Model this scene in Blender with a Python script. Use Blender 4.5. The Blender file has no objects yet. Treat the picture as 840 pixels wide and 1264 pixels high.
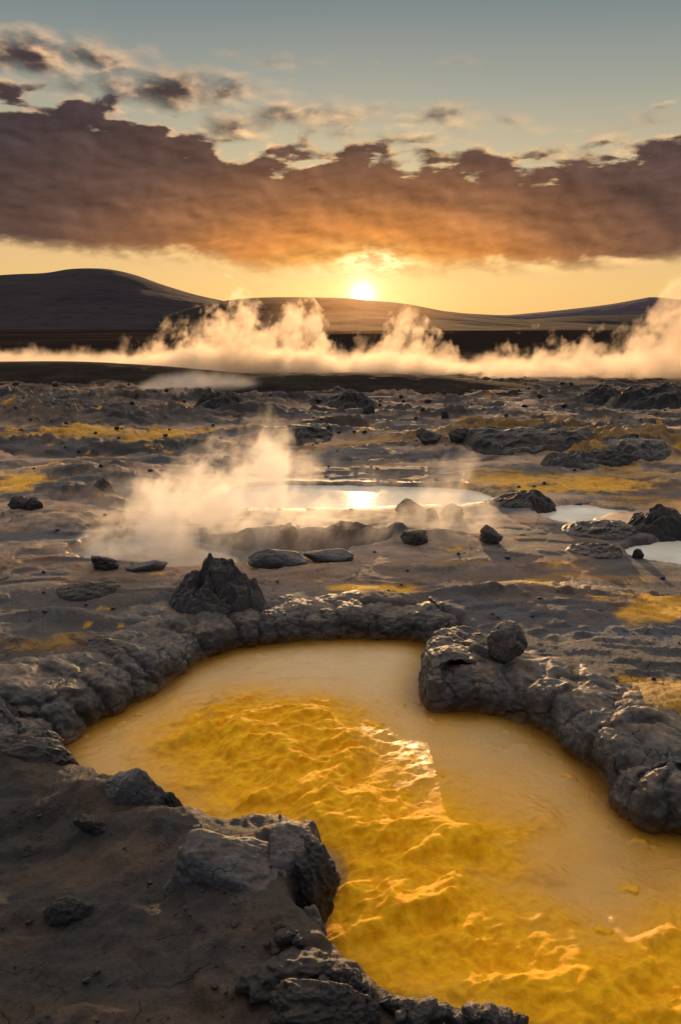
import bpy, bmesh, math, random
import numpy as np
from mathutils import Vector
R = math.radians
random.seed(7)
rng = np.random.default_rng(11)
scn = bpy.context.scene
col = scn.collection

# ------------------------------------------------------------------ camera
H = 2.0
PITCH = 13.0
F = 983.0
cam_d = bpy.data.cameras.new('camera')
cam = bpy.data.objects.new('camera', cam_d)
col.objects.link(cam)
cam.location = (0, 0, H)
cam.rotation_euler = (R(90 - PITCH), 0, 0)
cam_d.sensor_fit = 'VERTICAL'
cam_d.sensor_height = 36.0
cam_d.lens = 36.0 * F / 1264.0
cam_d.clip_start = 0.05
cam_d.clip_end = 30000
scn.camera = cam
SP, CP = math.sin(R(PITCH)), math.cos(R(PITCH))


def ray(px, py):
    u = (np.asarray(px, float) - 420.0) / F
    v = (632.0 - np.asarray(py, float)) / F
    return u, CP + v * SP, -SP + v * CP


def G(px, py, z=0.0):
    """where the view line of a picture point meets the level z"""
    dx, dy, dz = ray(px, py)
    t = (z - H) / dz
    return dx * t, dy * t


def at_dist(px, py, D):
    dx, dy, dz = ray(px, py)
    t = D / dy
    return dx * t, H + dz * t


def azel(px, py):
    dx, dy, dz = ray(px, py)
    return np.degrees(np.arctan2(dx, dy)), np.degrees(np.arctan2(dz, np.hypot(dx, dy)))


# ------------------------------------------------------------------ noise
_perm = rng.permutation(256)
_perm = np.concatenate([_perm, _perm, _perm])
_ang = rng.random(256) * 2 * np.pi
_g2 = np.stack([np.cos(_ang), np.sin(_ang)], -1).astype(np.float32)
_g3 = rng.normal(size=(256, 3))
_g3 = (_g3 / np.linalg.norm(_g3, axis=1, keepdims=True)).astype(np.float32)


def perlin2(x, y):
    xi = np.floor(x).astype(np.int64); yi = np.floor(y).astype(np.int64)
    xf = (x - xi).astype(np.float32); yf = (y - yi).astype(np.float32)
    u = xf * xf * xf * (xf * (xf * 6 - 15) + 10); v = yf * yf * yf * (yf * (yf * 6 - 15) + 10)
    xi &= 255; yi &= 255
    def g(ix, iy, fx, fy):
        h = _perm[_perm[(xi + ix) & 255] + ((yi + iy) & 255)]
        gg = _g2[h & 255]
        return gg[..., 0] * fx + gg[..., 1] * fy
    a = g(0, 0, xf, yf); b = g(1, 0, xf - 1, yf); c = g(0, 1, xf, yf - 1); d = g(1, 1, xf - 1, yf - 1)
    return 1.5 * ((a + (b - a) * u) * (1 - v) + (c + (d - c) * u) * v)


def perlin3(p):
    i = np.floor(p).astype(np.int64)
    f = (p - i).astype(np.float32)
    w = f * f * f * (f * (f * 6 - 15) + 10)
    i &= 255
    out = 0
    for dx in (0, 1):
        for dy in (0, 1):
            for dz in (0, 1):
                h = _perm[_perm[_perm[(i[..., 0] + dx) & 255] + ((i[..., 1] + dy) & 255)] + ((i[..., 2] + dz) & 255)] & 255
                gg = _g3[h]
                dot = gg[..., 0] * (f[..., 0] - dx) + gg[..., 1] * (f[..., 1] - dy) + gg[..., 2] * (f[..., 2] - dz)
                ww = (w[..., 0] if dx else 1 - w[..., 0]) * (w[..., 1] if dy else 1 - w[..., 1]) * (w[..., 2] if dz else 1 - w[..., 2])
                out = out + dot * ww
    return 1.6 * out


def fbm2(x, y, o=4, gain=0.5, seed=0):
    s = 0; a = 1.0; n = 0
    for k in range(o):
        s = s + a * perlin2(x * 2.03 ** k + 17.3 * k + seed * 31.7, y * 2.03 ** k - 9.1 * k + seed * 13.1)
        n += a; a *= gain
    return s / n


def ridged2(x, y, o=4, gain=0.5, seed=0):
    s = 0; a = 1.0; n = 0
    for k in range(o):
        s = s + a * (1 - np.abs(perlin2(x * 2.03 ** k + 7.3 * k + seed * 11.7, y * 2.03 ** k - 5.1 * k + seed * 23.1)) * 1.6)
        n += a; a *= gain
    return s / n


def fbm3(p, o=4, gain=0.5):
    s = 0; a = 1.0; n = 0
    for k in range(o):
        s = s + a * perlin3(p * 2.03 ** k + 13.7 * k); n += a; a *= gain
    return s / n


def hash2(ix, iy, s=0):
    h = _perm[_perm[(ix + s) & 255] + (iy & 255)]
    return h


def cell2(x, y, jitter=0.9):
    """nearest and second nearest distance to jittered cell points"""
    xi = np.floor(x).astype(np.int64); yi = np.floor(y).astype(np.int64)
    f1 = np.full(x.shape, 9.0); f2 = np.full(x.shape, 9.0); idn = np.zeros(x.shape)
    for ox in (-1, 0, 1):
        for oy in (-1, 0, 1):
            h = hash2(xi + ox, yi + oy) ; h2 = hash2(xi + ox, yi + oy, 77)
            cx = xi + ox + 0.5 + jitter * (h / 255.0 - 0.5); cy = yi + oy + 0.5 + jitter * (h2 / 255.0 - 0.5)
            d = np.hypot(x - cx, y - cy)
            m = d < f1
            f2 = np.where(m, f1, np.minimum(f2, d)); idn = np.where(m, h / 255.0, idn); f1 = np.where(m, d, f1)
    return f1, f2, idn


def sstep(a, b, x):
    t = np.clip((x - a) / (b - a), 0, 1)
    return t * t * (3 - 2 * t)


def smooth_closed(pts, n=6):
    P = np.asarray(pts, float); m = len(P); out = []
    for i in range(m):
        p0, p1, p2, p3 = P[i - 1], P[i], P[(i + 1) % m], P[(i + 2) % m]
        for k in range(n):
            t = k / n
            out.append(0.5 * ((2 * p1) + (-p0 + p2) * t + (2 * p0 - 5 * p1 + 4 * p2 - p3) * t * t + (-p0 + 3 * p1 - 3 * p2 + p3) * t ** 3))
    return np.array(out)


def smooth_open(pts, n=12):
    P = np.asarray(pts, float); P = np.vstack([2 * P[0] - P[1], P, 2 * P[-1] - P[-2]]); out = []
    for i in range(1, len(P) - 2):
        p0, p1, p2, p3 = P[i - 1], P[i], P[i + 1], P[i + 2]
        for k in range(n):
            t = k / n
            out.append(0.5 * ((2 * p1) + (-p0 + p2) * t + (2 * p0 - 5 * p1 + 4 * p2 - p3) * t * t + (-p0 + 3 * p1 - 3 * p2 + p3) * t ** 3))
    out.append(P[-2])
    return np.array(out)


def poly_sd(x, y, poly, far=2.0):
    """signed distance to a closed outline, positive outside"""
    x = np.asarray(x, float); y = np.asarray(y, float)
    sd = np.full(x.shape, far)
    lo = poly.min(0) - far; hi = poly.max(0) + far
    m = (x > lo[0]) & (x < hi[0]) & (y > lo[1]) & (y < hi[1])
    if not m.any():
        return sd
    X = x[m]; Y = y[m]
    d2 = np.full(X.shape, 1e9); ins = np.zeros(X.shape, bool)
    n = len(poly)
    for i in range(n):
        ax, ay = poly[i]; bx, by = poly[(i + 1) % n]
        ex, ey = bx - ax, by - ay
        t = np.clip(((X - ax) * ex + (Y - ay) * ey) / (ex * ex + ey * ey + 1e-12), 0, 1)
        d2 = np.minimum(d2, (X - ax - t * ex) ** 2 + (Y - ay - t * ey) ** 2)
        c = ((ay > Y) != (by > Y))
        if ey != 0:
            ins ^= c & (X < (ex * (Y - ay) / ey + ax))
    sd[m] = np.minimum(np.where(ins, -1, 1) * np.sqrt(d2), far)
    return sd


def pxpoly(pts, z=0.0, n=5):
    a = np.array(pts, float)
    x, y = G(a[:, 0], a[:, 1], z)
    return smooth_closed(np.stack([x, y], -1), n)


# ------------------------------------------------------------------ materials
def new_mat(name):
    m = bpy.data.materials.new(name); m.use_nodes = True
    nt = m.node_tree; nt.nodes.clear()
    return m, nt


class NT:
    """small node builder"""
    def __init__(s, nt): s.nt = nt
    def n(s, t, **kw):
        nd = s.nt.nodes.new(t)
        for k, v in kw.items(): setattr(nd, k, v)
        return nd
    def link(s, a, b): s.nt.links.new(a, b)
    def put(s, sock, v):
        if isinstance(v, bpy.types.NodeSocket): s.link(v, sock)
        else: sock.default_value = v
    def math(s, op, a, b=0.0, c=None, clamp=False):
        nd = s.n('ShaderNodeMath', operation=op, use_clamp=clamp)
        s.put(nd.inputs[0], a); s.put(nd.inputs[1], b)
        if c is not None: s.put(nd.inputs[2], c)
        return nd.outputs[0]
    def sstep(s, a, b, x):
        nd = s.n('ShaderNodeMapRange', interpolation_type='SMOOTHSTEP')
        s.put(nd.inputs[0], x); s.put(nd.inputs[1], a); s.put(nd.inputs[2], b); nd.inputs[3].default_value = 0; nd.inputs[4].default_value = 1
        return nd.outputs[0]
    def noise(s, vec, scale, detail=4, rough=0.5, dist=0.0, dim='3D'):
        nd = s.n('ShaderNodeTexNoise', noise_dimensions=dim)
        s.link(vec, nd.inputs['Vector'])
        nd.inputs['Scale'].default_value = scale; nd.inputs['Detail'].default_value = detail
        nd.inputs['Roughness'].default_value = rough; nd.inputs['Distortion'].default_value = dist
        return nd.outputs[0]
    def mix(s, f, a, b, bt='MIX'):
        nd = s.n('ShaderNodeMix', data_type='RGBA', blend_type=bt)
        s.put(nd.inputs[0], f)
        for sock, v in ((nd.inputs[6], a), (nd.inputs[7], b)):
            if isinstance(v, bpy.types.NodeSocket): s.link(v, sock)
            else: sock.default_value = (*v, 1)
        return nd.outputs[2]
    def ramp(s, x, stops, interp='LINEAR'):
        nd = s.n('ShaderNodeValToRGB'); nd.color_ramp.interpolation = interp
        e = nd.color_ramp.elements
        while len(e) < len(stops): e.new(0.5)
        for k, (p, c) in enumerate(stops):
            e[k].position = p; e[k].color = (*c, 1) if len(c) == 3 else c
        s.put(nd.inputs[0], x)
        return nd.outputs[0]
    def curve(s, x, pts):
        nd = s.n('ShaderNodeFloatCurve'); c = nd.mapping.curves[0]
        while len(c.points) < len(pts): c.points.new(0.5, 0.5)
        for k, (a, b) in enumerate(pts):
            c.points[k].location = (a, b); c.points[k].handle_type = 'AUTO_CLAMPED'
        nd.mapping.update(); s.put(nd.inputs['Value'], x)
        return nd.outputs[0]
    def vec(s, x, y, z=0.0):
        nd = s.n('ShaderNodeCombineXYZ')
        for k, v in enumerate((x, y, z)): s.put(nd.inputs[k], v)
        return nd.outputs[0]


def lin(r, g, b):
    f = lambda c: (c / 255 / 12.92) if c <= 10 else ((c / 255 + 0.055) / 1.055) ** 2.4
    return (f(r), f(g), f(b))


def bump(t, h, strength, dist, normal=None):
    b = t.n('ShaderNodeBump'); b.inputs['Strength'].default_value = strength; b.inputs['Distance'].default_value = dist
    t.link(h, b.inputs['Height'])
    if normal is not None: t.link(normal, b.inputs['Normal'])
    return b.outputs[0]


def mat_ground():
    m, nt = new_mat('ground_mud'); t = NT(nt)
    at = t.n('ShaderNodeAttribute', attribute_name='tint')
    ar = t.n('ShaderNodeAttribute', attribute_name='sheen')
    pos = t.n('ShaderNodeNewGeometry').outputs['Position']
    n1 = t.noise(pos, 9, 6, 0.6); n2 = t.noise(pos, 60, 5, 0.65); n3 = t.noise(pos, 260, 3, 0.6)
    f = t.math('MULTIPLY_ADD', n1, 0.9, 0.55)
    f = t.math('MULTIPLY', f, t.math('MULTIPLY_ADD', n2, 1.0, 0.5))
    hs = t.n('ShaderNodeVectorMath', operation='SCALE'); t.link(at.outputs['Color'], hs.inputs[0]); t.link(f, hs.inputs['Scale'])
    # dark specks of grit
    sp = t.sstep(0.66, 0.72, t.noise(pos, 85, 3, 0.5))
    c = t.mix(t.math('MULTIPLY', sp, 0.55), hs.outputs[0], (0.012, 0.011, 0.011))
    vo = t.n('ShaderNodeTexVoronoi', feature='DISTANCE_TO_EDGE'); wv = t.n('ShaderNodeVectorMath', operation='MULTIPLY_ADD')
    nz_ = t.n('ShaderNodeTexNoise'); t.link(pos, nz_.inputs['Vector']); nz_.inputs['Scale'].default_value = 7; nz_.inputs['Detail'].default_value = 5
    t.link(nz_.outputs['Color'], wv.inputs[0]); wv.inputs[1].default_value = (0.22, 0.22, 0.22); t.link(pos, wv.inputs[2]); t.link(wv.outputs[0], vo.inputs['Vector']); vo.inputs['Scale'].default_value = 5.0
    crk = t.math('MULTIPLY', t.sstep(0.030, 0.0, vo.outputs['Distance']), t.sstep(0.52, 0.62, t.noise(pos, 1.7, 4, 0.6)))
    c = t.mix(t.math('MULTIPLY', crk, 0.6), c, (0.010, 0.009, 0.009))
    p = t.n('ShaderNodeBsdfPrincipled')
    t.link(c, p.inputs['Base Color'])
    rgh = t.math('SUBTRACT', t.math('MULTIPLY_ADD', n1, 0.3, 0.62), t.math('MULTIPLY', ar.outputs['Fac'], 0.35))
    t.link(rgh, p.inputs['Roughness'])
    sfar = t.n('ShaderNodeAttribute', attribute_name='gloss').outputs['Fac']
    t.link(t.math('MULTIPLY', sfar, 0.32), p.inputs['Specular IOR Level'])
    nb = bump(t, n1, 0.3, 0.03); nb = bump(t, t.math('SUBTRACT', n2, t.math('MULTIPLY', crk, 0.8)), 0.85, 0.018, nb); nb = bump(t, n3, 0.8, 0.005, nb)
    t.link(nb, p.inputs['Normal'])
    t.link(p.outputs[0], t.n('ShaderNodeOutputMaterial').inputs['Surface'])
    return m


def mat_rock(name, c1, c2, warm=(0.10, 0.065, 0.04), rough=0.6, sc=1.0, warmth=0.35):
    m, nt = new_mat(name); t = NT(nt)
    tc = t.n('ShaderNodeTexCoord'); geo = t.n('ShaderNodeNewGeometry'); pos = geo.outputs['Position']
    n1 = t.noise(pos, 5 * sc, 6, 0.6); n2 = t.noise(pos, 38 * sc, 5, 0.65); n3 = t.noise(pos, 170 * sc, 4, 0.6)
    c = t.mix(t.sstep(0.35, 0.65, n1), c1, c2)
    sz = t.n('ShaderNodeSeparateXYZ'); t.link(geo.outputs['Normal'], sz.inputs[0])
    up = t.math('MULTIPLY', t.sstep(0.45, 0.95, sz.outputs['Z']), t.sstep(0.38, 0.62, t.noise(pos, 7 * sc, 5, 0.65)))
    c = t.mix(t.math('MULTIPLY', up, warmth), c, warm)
    c = t.mix(t.sstep(0.42, 0.75, n2), c, t.mix(1.0, c, (1.9, 1.85, 1.8), 'MULTIPLY'))
    vo = t.n('ShaderNodeTexVoronoi', feature='DISTANCE_TO_EDGE')
    wv = t.n('ShaderNodeVectorMath', operation='MULTIPLY_ADD')
    nz = t.n('ShaderNodeTexNoise'); t.link(pos, nz.inputs['Vector']); nz.inputs['Scale'].default_value = 9 * sc; nz.inputs['Detail'].default_value = 4
    t.link(nz.outputs['Color'], wv.inputs[0]); wv.inputs[1].default_value = (0.12, 0.12, 0.12); t.link(pos, wv.inputs[2])
    t.link(wv.outputs[0], vo.inputs['Vector']); vo.inputs['Scale'].default_value = 6.5 * sc
    cr = t.math('MULTIPLY', t.sstep(0.035, 0.0, vo.outputs['Distance']), t.sstep(0.45, 0.6, n1))
    c = t.mix(t.math('MULTIPLY', cr, 0.75), c, (0.010, 0.010, 0.010))
    ca = t.n('ShaderNodeAttribute', attribute_name='crease_shade').outputs['Fac']
    c = t.mix(t.math('MULTIPLY', ca, 0.45), c, (0.009, 0.0085, 0.0085))  # occlusion shade painted into the creases
    pz_ = t.n('ShaderNodeSeparateXYZ'); t.link(pos, pz_.inputs[0])
    if name == 'bank_mud':
        wl = t.sstep(0.060, 0.012, t.math('ADD', pz_.outputs['Z'], t.math('MULTIPLY', t.math('SUBTRACT', n2, 0.5), 0.05)))
        c = t.mix(t.math('MULTIPLY', wl, 0.85), c, (0.115, 0.056, 0.007))
    p = t.n('ShaderNodeBsdfPrincipled'); t.link(c, p.inputs['Base Color'])
    t.link(t.math('MULTIPLY_ADD', n2, 0.35, rough - 0.17), p.inputs['Roughness'])
    p.inputs['Specular IOR Level'].default_value = 0.4
    hh = t.math('SUBTRACT', n2, t.math('MULTIPLY', cr, 0.9))
    nb = bump(t, hh, 0.7, 0.012 / sc); nb = bump(t, n3, 0.55, 0.003 / sc, nb)
    t.link(nb, p.inputs['Normal'])
    t.link(p.outputs[0], t.n('ShaderNodeOutputMaterial').inputs['Surface'])
    return m


def mat_pool():
    m, nt = new_mat('sulfur_water'); t = NT(nt)
    fo = t.n('ShaderNodeAttribute', attribute_name='foam').outputs['Fac']
    bank_refl = t.n('ShaderNodeAttribute', attribute_name='edge').outputs['Fac']
    pos = t.n('ShaderNodeNewGeometry').outputs['Position']
    n1 = t.noise(pos, 3.2, 6, 0.6, 0.8); n2 = t.noise(pos, 22, 5, 0.6, 0.5); n3 = t.noise(pos, 90, 4, 0.6)
    water = t.mix(t.sstep(0.35, 0.68, n1), (0.36, 0.170, 0.014), (0.46, 0.235, 0.034))
    far_sheen = t.n('ShaderNodeAttribute', attribute_name='pale').outputs['Fac']
    water = t.mix(t.math('MULTIPLY', far_sheen, 0.75), water, (0.66, 0.46, 0.23))  # grazing sky sheen painted into the colour of the pool's far end
    stn = t.n('ShaderNodeAttribute', attribute_name='stain').outputs['Fac']
    water = t.mix(t.math('MULTIPLY', stn, 0.85), water, (0.70, 0.315, 0.012))
    foam = t.mix(t.sstep(0.3, 0.7, n2), (0.74, 0.315, 0.002), (0.95, 0.49, 0.010))
    c = t.mix(t.sstep(0.05, 0.95, fo), water, foam)
    c = t.mix(t.math('MULTIPLY', bank_refl, 0.85), c, (0.16, 0.066, 0.006))  # dark reflection of the banks painted into the colour along the shore
    p = t.n('ShaderNodeBsdfPrincipled'); t.link(c, p.inputs['Base Color'])
    r = t.math('ADD', t.math('MULTIPLY_ADD', n2, 0.12, 0.28), t.math('MULTIPLY', t.sstep(0.1, 0.7, fo), 0.42))
    t.link(r, p.inputs['Roughness'])
    p.inputs['IOR'].default_value = 1.7; p.inputs['Specular Tint'].default_value = (1.0, 0.82, 0.56, 1)
    t.link(t.math('MULTIPLY_ADD', t.sstep(0.1, 0.8, fo), -0.41, 0.5), p.inputs['Specular IOR Level'])
    p.inputs['Subsurface Weight'].default_value = 0.06
    p.inputs['Subsurface Radius'].default_value = (0.06, 0.035, 0.008)
    p.inputs['Subsurface Scale'].default_value = 0.6
    nb = bump(t, n2, 0.25, 0.02); nb = bump(t, n3, 0.4, 0.006, nb)
    t.link(nb, p.inputs['Normal'])
    t.link(p.outputs[0], t.n('ShaderNodeOutputMaterial').inputs['Surface'])
    return m


def mat_pond(c1=(0.66, 0.61, 0.51), c2=(0.92, 0.87, 0.76)):  # bright sky reflection is painted into the default pond colours
    m, nt = new_mat('sky_tinted_water'); t = NT(nt)
    pos = t.n('ShaderNodeNewGeometry').outputs['Position']
    n1 = t.noise(pos, 1.1, 5, 0.6, 0.6)
    p = t.n('ShaderNodeBsdfPrincipled')
    t.link(t.mix(t.sstep(0.35, 0.68, n1), c1, c2), p.inputs['Base Color'])
    p.inputs['Roughness'].default_value = 0.08; p.inputs['IOR'].default_value = 1.6
    t.link(bump(t, t.noise(pos, 9, 4, 0.55), 0.12, 0.02), p.inputs['Normal'])
    t.link(p.outputs[0], t.n('ShaderNodeOutputMaterial').inputs['Surface'])
    return m


def mat_hill(name, c1, c2, sc):
    m, nt = new_mat(name); t = NT(nt)
    pos = t.n('ShaderNodeNewGeometry').outputs['Position']
    st = t.n('ShaderNodeVectorMath', operation='MULTIPLY'); t.link(pos, st.inputs[0]); st.inputs[1].default_value = (1, 1, 3.5)
    n1 = t.noise(st.outputs[0], sc, 7, 0.62); n2 = t.noise(pos, sc * 9, 5, 0.65)
    c = t.mix(t.sstep(0.36, 0.66, n1), c1, c2)
    c = t.mix(t.sstep(0.45, 0.7, n2), c, t.mix(1.0, c, (0.6, 0.6, 0.62), 'MULTIPLY'))
    p = t.n('ShaderNodeBsdfPrincipled'); t.link(c, p.inputs['Base Color']); p.inputs['Roughness'].default_value = 0.95
    p.inputs['Specular IOR Level'].default_value = 0.05
    t.link(bump(t, n1, 0.6, 0.12 / sc), p.inputs['Normal'])
    t.link(p.outputs[0], t.n('ShaderNodeOutputMaterial').inputs['Surface'])
    return m


# ------------------------------------------------------------------ object helpers
def link(name, me, mat, parent=None, smooth=True):
    o = bpy.data.objects.new(name, me); col.objects.link(o)
    if mat is not None: me.materials.append(mat)
    if smooth: me.shade_smooth()
    if parent is not None: o.parent = parent
    return o


def tag(o, label=None, cat=None, group=None, kind=None):
    for k, v in (('label', label), ('category', cat), ('group', group), ('kind', kind)):
        if v: o[k] = v
    return o


def grid_mesh(name, V, keep=None):
    """V: rows x cols x 3"""
    r, c = V.shape[:2]
    idx = np.arange(r * c).reshape(r, c)
    q = np.stack([idx[:-1, :-1], idx[:-1, 1:], idx[1:, 1:], idx[1:, :-1]], -1).reshape(-1, 4)
    if keep is not None: q = q[keep.reshape(-1)]
    P = V.reshape(-1, 3)
    used = None
    if keep is not None:
        used = np.unique(q); mp = -np.ones(len(P), int); mp[used] = np.arange(len(used)); q = mp[q]; P = P[used]
    me = bpy.data.meshes.new(name)
    me.vertices.add(len(P)); me.vertices.foreach_set('co', P.astype(np.float32).ravel())
    me.loops.add(q.size); me.loops.foreach_set('vertex_index', q.astype(np.int32).ravel())
    me.polygons.add(len(q)); me.polygons.foreach_set('loop_start', np.arange(0, q.size, 4, dtype=np.int32))
    me.update(calc_edges=True); me.validate()
    return me, used


def fattr(me, name, v):
    a = me.attributes.new(name, 'FLOAT', 'POINT'); a.data.foreach_set('value', np.ascontiguousarray(v, np.float32).ravel())


def cattr(me, name, v):
    a = me.attributes.new(name, 'FLOAT_COLOR', 'POINT')
    v4 = np.ones((len(v), 4), np.float32); v4[:, :3] = v
    a.data.foreach_set('color', v4.ravel())


# ------------------------------------------------------------------ outlines
POOL = pxpoly([(80, 930), (98, 905), (150, 876), (200, 850), (232, 826), (275, 806), (340, 795), (430, 789), (505, 793), (532, 806), (524, 830),
               (516, 858), (528, 876), (565, 880), (610, 882), (660, 900), (708, 935), (742, 966), (758, 998), (795, 1024), (845, 1034), (930, 1060), (1010, 1130),
               (1050, 1250), (960, 1400), (800, 1410), (705, 1345), (645, 1306), (568, 1298), (500, 1278), (452, 1252), (408, 1214), (380, 1176), (392, 1125), (412, 1085),
               (385, 1056), (330, 1046), (282, 1046), (238, 1044), (208, 1012), (165, 1004), (110, 984), (84, 958)])
POND_A = pxpoly([(290, 608), (330, 600), (420, 601), (520, 602), (580, 606), (604, 617), (570, 625), (520, 624), (440, 629), (340, 634), (290, 626)], 0.10)
POND_B = pxpoly([(663, 633), (690, 626), (720, 624), (745, 628), (772, 632), (742, 636), (716, 646), (690, 646), (670, 640)], 0.10)
POND_C = pxpoly([(776, 682), (800, 674), (840, 668), (920, 664), (960, 680), (900, 702), (840, 699), (795, 693)], 0.10)
POND_D = pxpoly([(95, 686), (120, 672), (165, 664), (230, 668), (290, 678), (350, 681), (450, 679), (470, 684), (400, 688), (330, 696), (230, 700), (150, 698), (110, 694)], 0.08)
PONDS = [(POND_A, 0.10), (POND_B, 0.10), (POND_C, 0.10), (POND_D, 0.08)]
FOAM = pxpoly([(205, 915), (250, 880), (320, 866), (410, 872), (455, 920), (505, 975), (620, 1025), (625, 1075), (590, 1100), (660, 1140), (760, 1170), (860, 1150), (990, 1200),
               (960, 1360), (720, 1340), (600, 1285), (460, 1235), (375, 1180), (380, 1110), (385, 1050), (320, 1020), (250, 985)])


def gauss(x, y, px, py, rx, ry, z=0.1):
    """a bump round the ground point under a picture point; radii in metres"""
    cx, cy = G(px, py, z)
    return np.exp(-(((x - cx) / rx) ** 2 + ((y - cy) / ry) ** 2))


# (px, py, rx, ry, height): swells and hollows of the ground
SWELLS = [(420, 664, 0.9, 0.16, 0.20), (300, 664, 0.35, 0.14, 0.10), (530, 672, 0.55, 0.25, 0.10), (480, 690, 0.7, 0.3, 0.05), (250, 740, 0.5, 0.30, 0.07),
          (660, 628, 0.45, 0.35, 0.16), (770, 655, 0.7, 0.35, 0.16), (700, 690, 0.8, 0.4, 0.06), (620, 700, 0.6, 0.3, 0.05), (110, 745, 0.6, 0.2, 0.07), (100, 775, 0.45, 0.1, 0.08),
          (660, 545, 2.2, 0.8, 0.30), (720, 565, 1.6, 0.6, 0.28), (800, 555, 1.6, 0.6, 0.22), (560, 560, 1.2, 0.5, 0.18), (610, 585, 1.0, 0.4, 0.12),
          (60, 530, 3.0, 0.9, 0.35), (170, 520, 3.0, 0.8, 0.28), (40, 560, 1.5, 0.5, 0.2), (300, 505, 3.0, 1.0, 0.25), (500, 520, 2.6, 0.8, 0.2), (360, 545, 1.6, 0.5, 0.2), (260, 560, 1.2, 0.5, 0.16),
          (150, 590, 1.2, 0.5, 0.14), (60, 620, 0.9, 0.5, 0.12), (30, 500, 3, 1.2, 0.3), (120, 640, 0.7, 0.3, 0.08), (640, 735, 0.3, 0.1, 0.06), (700, 760, 0.5, 0.1, 0.03), (580, 740, .3, .08, .05),
          (580, 822, 0.22, 0.28, 0.13), (60, 1010, 0.25, 0.15, 0.06), (150, 1060, 0.35, 0.10, 0.06), (330, 1115, 0.32, 0.14, 0.08), (30, 1150, 0.3, 0.2, 0.04), (260, 1210, 0.4, 0.15, 0.05), (10, 930, 0.2, 0.2, .08)]
_sw = []
for (px, py, rx, ry, hh) in SWELLS:
    cx, cy = G(px, py, 0.15); _sw.append((float(cx), float(cy), rx, ry, hh))


def sds(x, y):
    return poly_sd(x, y, POOL, 2.0), [poly_sd(x, y, p, 2.2) for p, _z in PONDS]


def height(x, y, want_sd=False):
    x = np.asarray(x, float); y = np.asarray(y, float)
    d = np.hypot(x, y)
    wx = x + 0.35 * fbm2(x * 0.6, y * 0.6, 3, seed=3); wy = y + 0.35 * fbm2(x * 0.6, y * 0.6, 3, seed=4)
    far = np.clip((d - 6) / 14, 0, 1) * sstep(36, 24, d)
    h = 0.15 + 0.045 * fbm2(wx * 0.55, wy * 0.55, 3, seed=1) + 0.028 * fbm2(wx * 1.7, wy * 1.7, 4, seed=2) * (0.4 + 0.6 * sstep(40, 20, d))
    # hummocks that stand higher with distance
    rd = ridged2(wx * 0.28, wy * 0.7, 5, 0.52, seed=5)
    h = h + far * (0.16 * sstep(0.62, 0.98, rd) + 0.035 * fbm2(wx * 0.9, wy * 1.6, 5, 0.55, seed=6))
    # crusty low scarps
    sc = fbm2(wx * 0.7, wy * 1.5, 4, seed=8)
    h = h + (0.022 + 0.035 * far) * (sstep(-0.02, 0.05, sc) + sstep(0.2, 0.25, sc))
    # small lumps and grit
    f1, f2, idn = cell2(wx * 6.5, wy * 6.5)
    sel = sstep(0.10, 0.35, fbm2(x * 0.8, y * 0.8, 3, seed=9))
    h = h + 0.030 * sel * sstep(0.42, 0.0, f1) * idn
    h = h + 0.014 * fbm2(wx * 5, wy * 5, 5, 0.6, seed=10) + 0.007 * fbm2(x * 26, y * 26, 3, 0.6, seed=12) * (d < 12)
    nb_ = sstep(4.2, 3.0, y) * sstep(1.2, 0.5, x)
    h = h + nb_ * (0.055 * fbm2(wx * 1.9 + 3, wy * 2.6, 4, 0.55, seed=17) + 0.030 * (ridged2(wx * 3.2, wy * 4.4, 4, 0.5, seed=18) - 0.6) + 0.006 * fbm2(x * 14, y * 14, 4, 0.65, seed=19))
    for (cx, cy, rx, ry, hh) in _sw:
        h = h + hh * np.exp(-(((wx - cx) / rx) ** 2 + ((wy - cy) / ry) ** 2)) * (1 + 0.5 * fbm2(wx * 4, wy * 4, 3, seed=14) if hh > 0.1 else 1)
    h = np.where(d > 34, 0.05 + (h - 0.05) * sstep(60, 34, d), h)
    edge = 0.05 * fbm2(x * 5, y * 5, 4, 0.55, seed=15)
    edge2 = 0.13 * fbm2(x * 1.9, y * 3.2, 5, 0.6, seed=16)
    s0, sp = sds(x, y)
    s0n = s0 + edge * 0.7
    near = sstep(3.4, 3.0, y) * sstep(0.7, 0.3, x)          # the near shore is a low broken bank
    lip = np.where(near > 0.5, sstep(-0.06, 0.07, s0n), sstep(0.0, 0.30, s0n))
    h = -0.22 + (np.maximum(h, 0.06) + 0.22) * lip + near * 0.05 * sstep(0.0, 0.1, s0n) * sstep(0.7, 0.1, s0n)
    for k, s in enumerate(sp):
        zp = PONDS[k][1]
        h = h + (zp + 0.035 + 0.45 * (h - zp - 0.035) - h) * sstep(1.9, 0.1, s) * (0.35 if k == 3 else 1.0)      # the land is low round a pond
        e = s + edge2
        h = zp - 0.15 + (np.where(s < 0.5, np.maximum(h, zp + 0.02), h) - zp + 0.15) * sstep(-0.05, 0.10, e)
    return (h, s0, sp) if want_sd else h


# ------------------------------------------------------------------ ground
def radii():
    r = [1.0]
    while r[-1] < 9000:
        q = r[-1]
        k = 0.02 if q < 3.7 else 0.0024 if q < 11 else 0.0034 if q < 30 else 0.006 if q < 70 else 0.04
        r.append(q * (1 + k))
    return np.array(r)


APEX = -2.4
rr = radii()
th = np.concatenate([np.linspace(-80, -27, 70)[:-1], np.linspace(-27, 27, 1000), np.linspace(27, 80, 70)[1:]])
TH, RR = np.meshgrid(np.radians(th), rr)
GX = RR * np.sin(TH); GY = APEX + RR * np.cos(TH)
gh, gs0, gsp = height(GX, GY, True)
me, _ = grid_mesh('ground', np.stack([GX, GY, gh], -1)[:, ::-1])


def flip(a): return a[:, ::-1].reshape(-1)


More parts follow.
